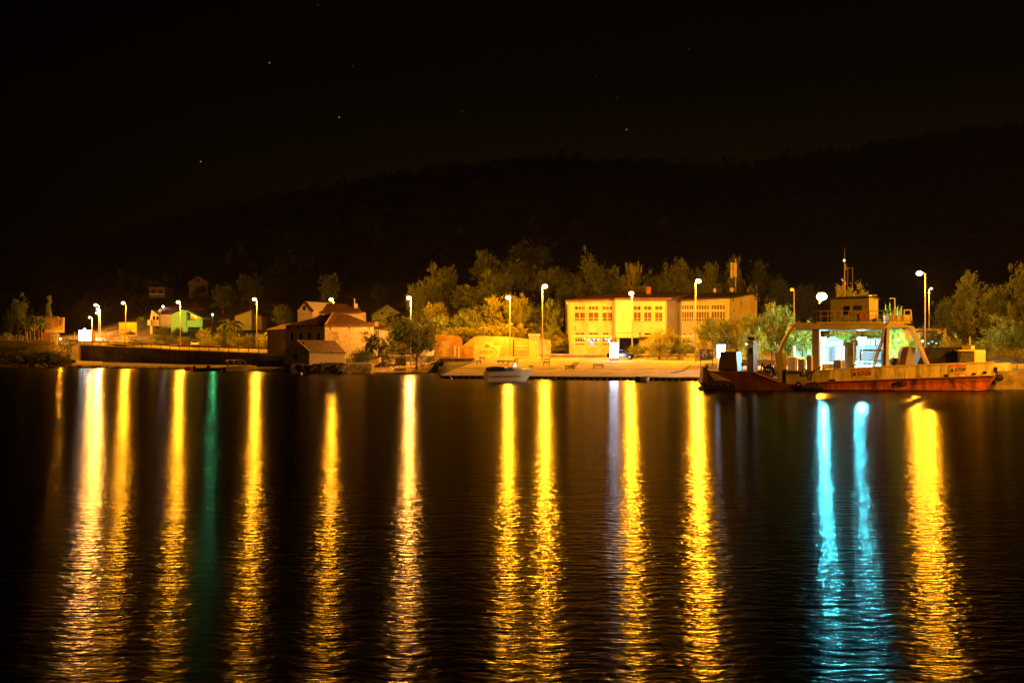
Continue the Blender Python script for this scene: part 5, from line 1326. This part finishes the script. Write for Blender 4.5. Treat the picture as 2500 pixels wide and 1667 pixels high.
# aft deck
fp('deck_house', MB().pbox(2176,2190,875,893,FY+3,2.0), mat('dark_board', (0,0,0))); fp('deck_house_roof', MB().pbox(2174,2203,872,874.8,FY+2.8,2.4), fwhite)
fp('ventilator', MB().ball(P(2183,882,FY+1), .2, .2, .12, 10, 6).tube(P(2184,893,FY+1), P(2184,883,FY+1), .1), black)
fp('slanted_hatch', MB().pprism([(2196,893),(2211,893),(2221,845),(2210,845),(2203,856)], FY+1.4, 1.4), mat('dark_board', (0,0,0)), .03)  # left face coloured dark for shade; the lit right face is white
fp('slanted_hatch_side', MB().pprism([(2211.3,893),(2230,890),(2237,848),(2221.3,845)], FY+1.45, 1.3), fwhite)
fp('stern_ramp', MB().pprism([(2232,892),(2344,887),(2350,852),(2346,846),(2256,846)], FY+2.6, 3.2), tarp)
fp('ramp_strut', MB().tube(P(2315,847,FY+2.4), P(2318,862,FY+2.4), .06).tube(P(2250,888,FY+2.4), P(2276,850,FY+2.4), .05), dark_m)
fp('stern_cabin', MB().wedge(2343,2378.5,2416,852.5,888,FY+1.2,1.6,1.6), fwhite, .03)
fp('stern_cabin_shaded_side', MB().pprism([(2343,886),(2378,886),(2378,857),(2348,857)], FY+1.0, .25), mat('olive_dark', (.10,.09,.05), .8))  # dark sheet over the white cabin paints the shade on its left face
fp('stern_cabin_roof', MB().pbox(2341,2380,852,855.5,FY+.9,2.4), fwhite)
fp('roof_locker', MB().wedge(2351,2369,2381,842,851.6,FY+1.5,.6,.6), fwhite); fp('stern_pole', MB().tube(P(2364,842,FY+1.8), P(2364,821,FY+1.8), .07), fwhite)
fp('stern_grille', MB().ball(P(2356,886,FY+.8), .42, .1, .26, 12, 6), black)

def text(body, p0, p1, q0, q1, Y, mt, parent, name, slant=0.0):
    cu = bpy.data.curves.new('t', 'FONT'); cu.body = body; cu.extrude = .004; cu.offset = .012
    to = bpy.data.objects.new('t', cu); C.objects.link(to); bpy.context.view_layer.update()
    me = bpy.data.meshes.new_from_object(to.evaluated_get(bpy.context.evaluated_depsgraph_get())); bpy.data.objects.remove(to)
    xs = [v.co.x for v in me.vertices]; ys = [v.co.y for v in me.vertices]; x0, x1, y0, y1 = min(xs), max(xs), min(ys), max(ys)
    off = worldloc(parent); X0, X1, Z0, Z1 = X(p0,Y), X(p1,Y), Z(q1,Y), Z(q0,Y)
    for v in me.vertices:
        a = (v.co.x-x0)/(x1-x0); b = (v.co.y-y0)/(y1-y0)
        v.co = Vector((X0+(X1-X0)*a, Y - v.co.z, Z0+(Z1-Z0)*b + slant*a)) - off
    me.materials.clear(); me.materials.append(mt); me.name = name
    o = bpy.data.objects.new(name, me); C.objects.link(o); o.parent = parent; return o
for x0, x1, y0, y1, sl in ((2089,2137,899,921,.06), (2324,2365,889,909,.06)):
    pl = fp('sponsor_panel', MB().pprism([(x0,y1+1),(x1,y1-1.5),(x1,y0-1.5),(x0,y0+.5)], FY-.03, .04), mat('sponsor_panel', (.58,.42,.26), .6, .2))
    MB().pprism([(x0,y0+4),(x1,y0+1.8),(x1,y0-1.2),(x0,y0+.8)], FY-.05, .03).build('red_band', redp, pl)
    text('JOTUN', x0+13, x1-2, y0+5.5, y1-1.5, FY-.05, letter, pl, 'lettering', sl)
    m = MB(); m.path([P(x0+3,y0+15,FY-.05), P(x0+6.5,y0+7,FY-.05), P(x0+10,y0+14,FY-.05)], .035, 5); m.path([P(x0+4,y0+17,FY-.05), P(x0+7,y0+13,FY-.05), P(x0+9,y0+17,FY-.05)], .03, 5)
    m.build('emblem', letter, pl)
fp('ship_name', MB().pbox(2015,2018,906.5,909,FY-.01,.02).pbox(2019,2023,906.5,909,FY-.01,.02).pbox(2024,2028,906.3,908.8,FY-.01,.02).pbox(2029,2036,906,908.6,FY-.01,.02).pbox(2023,2029,911.5,913,FY-.01,.02), fgrey)

ferry.rotation_euler = (0, 0, math.radians(-9)); ferry.scale = (.937, .937, .985)

# ------------------------------------------------------------------ kiosk behind the ferry
KY = 124.0
t = thing('glazed_kiosk', 'brightly lit glazed kiosk with a dark pitched roof behind the ferry deck', 'kiosk', P(2050, 890, KY))
MB().pprism([(2004,833),(2022,824.5),(2030,821),(2040,823),(2060,833)], KY-.4, 5).build('roof', dark_m, t)
for a, b, c, d, e_ in ((2005,2020,832,845,shop_e),(2023,2039,833,844,shop_e),(2041,2057,833,844,shop_e),(2004,2020,847,884,mat('blue_grey', (0,0,0))),(2023,2028,846,884,shop2_e),(2030,2039,848,884,shop2_e),(2041,2054,846,878,shop_e),(2057,2071,846,879,shop_e)):
    MB().pbox(a,b,c,d,KY,.06).build('glass_panel', e_, t)
for a in (2021, 2039.6, 2055.5): MB().pbox(a,a+1.2,832,890,KY-.08,.15).build('mullion', mat('teal_frame', (.10,.25,.25), .6), t)
MB().pbox(2003,2072,845,846,KY-.09,.12).build('transom', mat('teal_frame', (0,0,0)), t)
MB().pbox(2003,2095,884,892,KY-1.5,1.4).build('counter', conc_l, t)
t = thing('lit_awning_stall', 'second lit stall with white windows behind the ferry stairs', 'kiosk', P(2125, 890, KY+2))
for a, b in ((2095,2116),(2118,2125),(2127,2136),(2139,2151)): MB().pbox(a,b,829,844,KY+2,.06).build('glass_panel', shop_e, t)
MB().pbox(2092,2153,826,828.6,KY+1.6,3).build('awning_roof', mat('teal_frame', (0,0,0)), t); MB().pbox(2092,2153,844.5,892,KY+2.2,.3).build('stall_front', mat('blue_grey', (0,0,0)), t)
MB().pbox(2098,2132,881,883.5,KY+.5,1.2).build('table_top', paperw, t); MB().pbox(2113,2115,883.8,893,KY+.8,.2).build('table_leg', dark_m, t)
for px, w_, lab in ((2011, 13, 'left cyan-white floodlight over the kiosk'), (2105, 20, 'right, larger cyan-white floodlight over the stall')):
    t = thing('floodlight', lab, 'floodlight', P(px, 890, KY-1.5), 'cyan floodlights')
    MB().pbox(px-w_*.5,px+w_*.5,825,831,KY-1.5,.3).build('tube', cyan_e if w_ < 15 else cyan2_e, t); hang_light(t, cyan_e if w_ < 15 else cyan2_e, Vector(P(px, 831.5, KY-2.2)), .3 if w_ < 15 else .45); MB().pbox(px-w_*.5-1,px+w_*.5+1,822.5,824.7,KY-1.7,.7).build('hood', dark_m, t)
    MB().tube(P(px,893,KY-1.0), P(px,824,KY-1.0), .06).build('post', galv, t)
t = thing('planter_hedge', 'low bright green clipped hedge in a planter behind the ferry foredeck', 'hedge', P(1965, 885, 122))
MB().pbox(1928,1990,880,894,122,1.0).build('planter', conc, t); m = MB(); random.seed(4)
for i in range(22): clump(m, P(1930+i*2.8,880,122.4), .35, .5, 30, .10)
m.build('foliage', leafG, t, smooth=True)
t = thing('bollard_lamp', 'slim pale bollard post among the green-lit tree trunks', 'bollard', P(1938, 884, 121))
MB().tube(P(1938.5,884,121), P(1938.5,845,121), .14).build('shaft', conc_l, t)
# people at the kiosk counter are not resolved; orange-lit wall behind the trunks
tag(MB().pbox(1938,1982,838,884,134,.4).build('yellow_screen_wall', plaster), 'yellow-lit wall seen between the tree trunks left of the kiosk', 'wall')
t = thing('low_white_wall', 'pale quay wall seen between the ferry exhaust tower and the derrick', 'wall', P(1875, 892, 112))
MB().pbox(1790,1925,879,893,111.5,.5).build('wall_body', conc, t); MB().pbox(1790,1925,877,878.8,111.3,.9).build('coping', conc_l, t)
# long building with banner
t = thing('banner_building', 'long low building with a dark blue banner and pale lettering behind the right derrick', 'building', P(2265, 850, 138))
MB().pbox(2232,2310,804,852,138,8).build('wall', plaster, t); MB().pbox(2230,2311,802.5,804,137.7,9).build('roof_edge', conc_l, t)
bn = MB().pbox(2236,2281,807,828,137.9,.08).build('banner', bluep, t)
MB().pprism([(2240,812),(2250,810),(2256,816),(2252,820),(2241,818)], 137.85, .04).build('banner_mark', paperw, bn); MB().pbox(2263,2277,815,823,137.85,.04).build('banner_mark', yelp, bn)
for px in (2290, 2300, 2306): MB().pbox(px,px+.8,805,852,137.95,.05).build('wall_joint', grey_pl, t)
for px, py, mt_ in ((2194,830,'w'),(2252,832.5,'w'),(2267,838,'b'),(2276,834,'b'),(1823,840,'w'),(2286,838,'b')):
    t = thing('small_lamp', {2194:'small white lamp among the yellow hedge left of the right derrick strut',2252:'tiny white lamp beside the right derrick strut',2267:'tiny bluish lit sign left below the blue banner',2276:'bluish lit sign right below the blue banner',1823:'tiny white lamp glinting in the tree left of the exhaust tower',2286:'faint bluish lamp among the hedge leaves right of the banner'}[px], 'lamp', P(px, py+30, 119))
    MB().ball(P(px,py,119), .16, .1, .1, 8, 6).build('bulb', emit('small_white', (.9,1,.95), 6) if mt_ == 'w' else emit('small_teal', (.25,.8,.7), 1.2), t); MB().tube(P(px,py+32,119.1), P(px,py,119.1), .02).build('post', dark_m, t)

# mole on the right ---------------------------------------------------
mole = MB().prism([P(2404,951,97), P(2760,951,97), P(2760,907,97), P(2438,907,97), P(2434,915,97)], (0,12.2,0)).build('mole', mat('mole_stone', (.20,.17,.11), .95, .5, .6, .6, 3)); struct(mole)
struct(MB().box(50.6, 62, 14, 96.7, -1, 1.62).build('mole', mat('mole_stone', (0,0,0))))
t = thing('iron_railing', 'dark iron railing with close bars along the mole on the right', 'railing', P(2460, 888, 110))
MB().pbox(2415,2760,875,876.3,110,.08).pbox(2415,2760,886,887,110,.08).build('rail', dark_m, t)
bar = MB().pbox(2417,2418.2,876.5,885.8,110.02,.05).build('bar', dark_m, t)
for i in range(1, 84):
    b = bar.copy(); C.objects.link(b); b.parent = t; b.location = (i*4.1*110/F, 0, 0)
tag(MB().pbox(2400,3000,888,908,109.6,.8).build('mole_parapet', conc_l), 'pale lit parapet below the iron railing on the right', 'wall')
for px in (2449, 2483): tag(MB().tube(P(px,909,108.9), P(px,890,108.9), .05).build('mooring_post', dark_m), {2449:'thin dark post before the parapet, near the ferry stern',2483:'thin dark post before the parapet, nearest the right picture edge'}[px], 'post', 'thin posts before the parapet')
tag(MB().ball(P(2439,922,96.3), .45, .3, .35, 10, 7).build('quay_fender', black), 'black fender between the ferry stern and the mole', 'fender')

HAZE = 0.00003
if HAZE:
    m = MB().box(-1400, 1400, -70, 2700, -5.5, 240)
    hz = m.build('haze', None); hz['kind'] = 'stuff'; hz['label'] = 'thin night haze over the bay'; hz['category'] = 'haze'
    mt = bpy.data.materials.new('haze_air'); mt.use_nodes = True; n = mt.node_tree; n.nodes.clear()
    o = n.nodes.new('ShaderNodeOutputMaterial'); v = n.nodes.new('ShaderNodeVolumePrincipled')
    v.inputs['Density'].default_value = HAZE; v.inputs['Color'].default_value = (.8, .8, .8, 1); v.inputs['Anisotropy'].default_value = 0.3
    n.links.new(v.outputs[0], o.inputs['Volume']); hz.data.materials.append(mt)
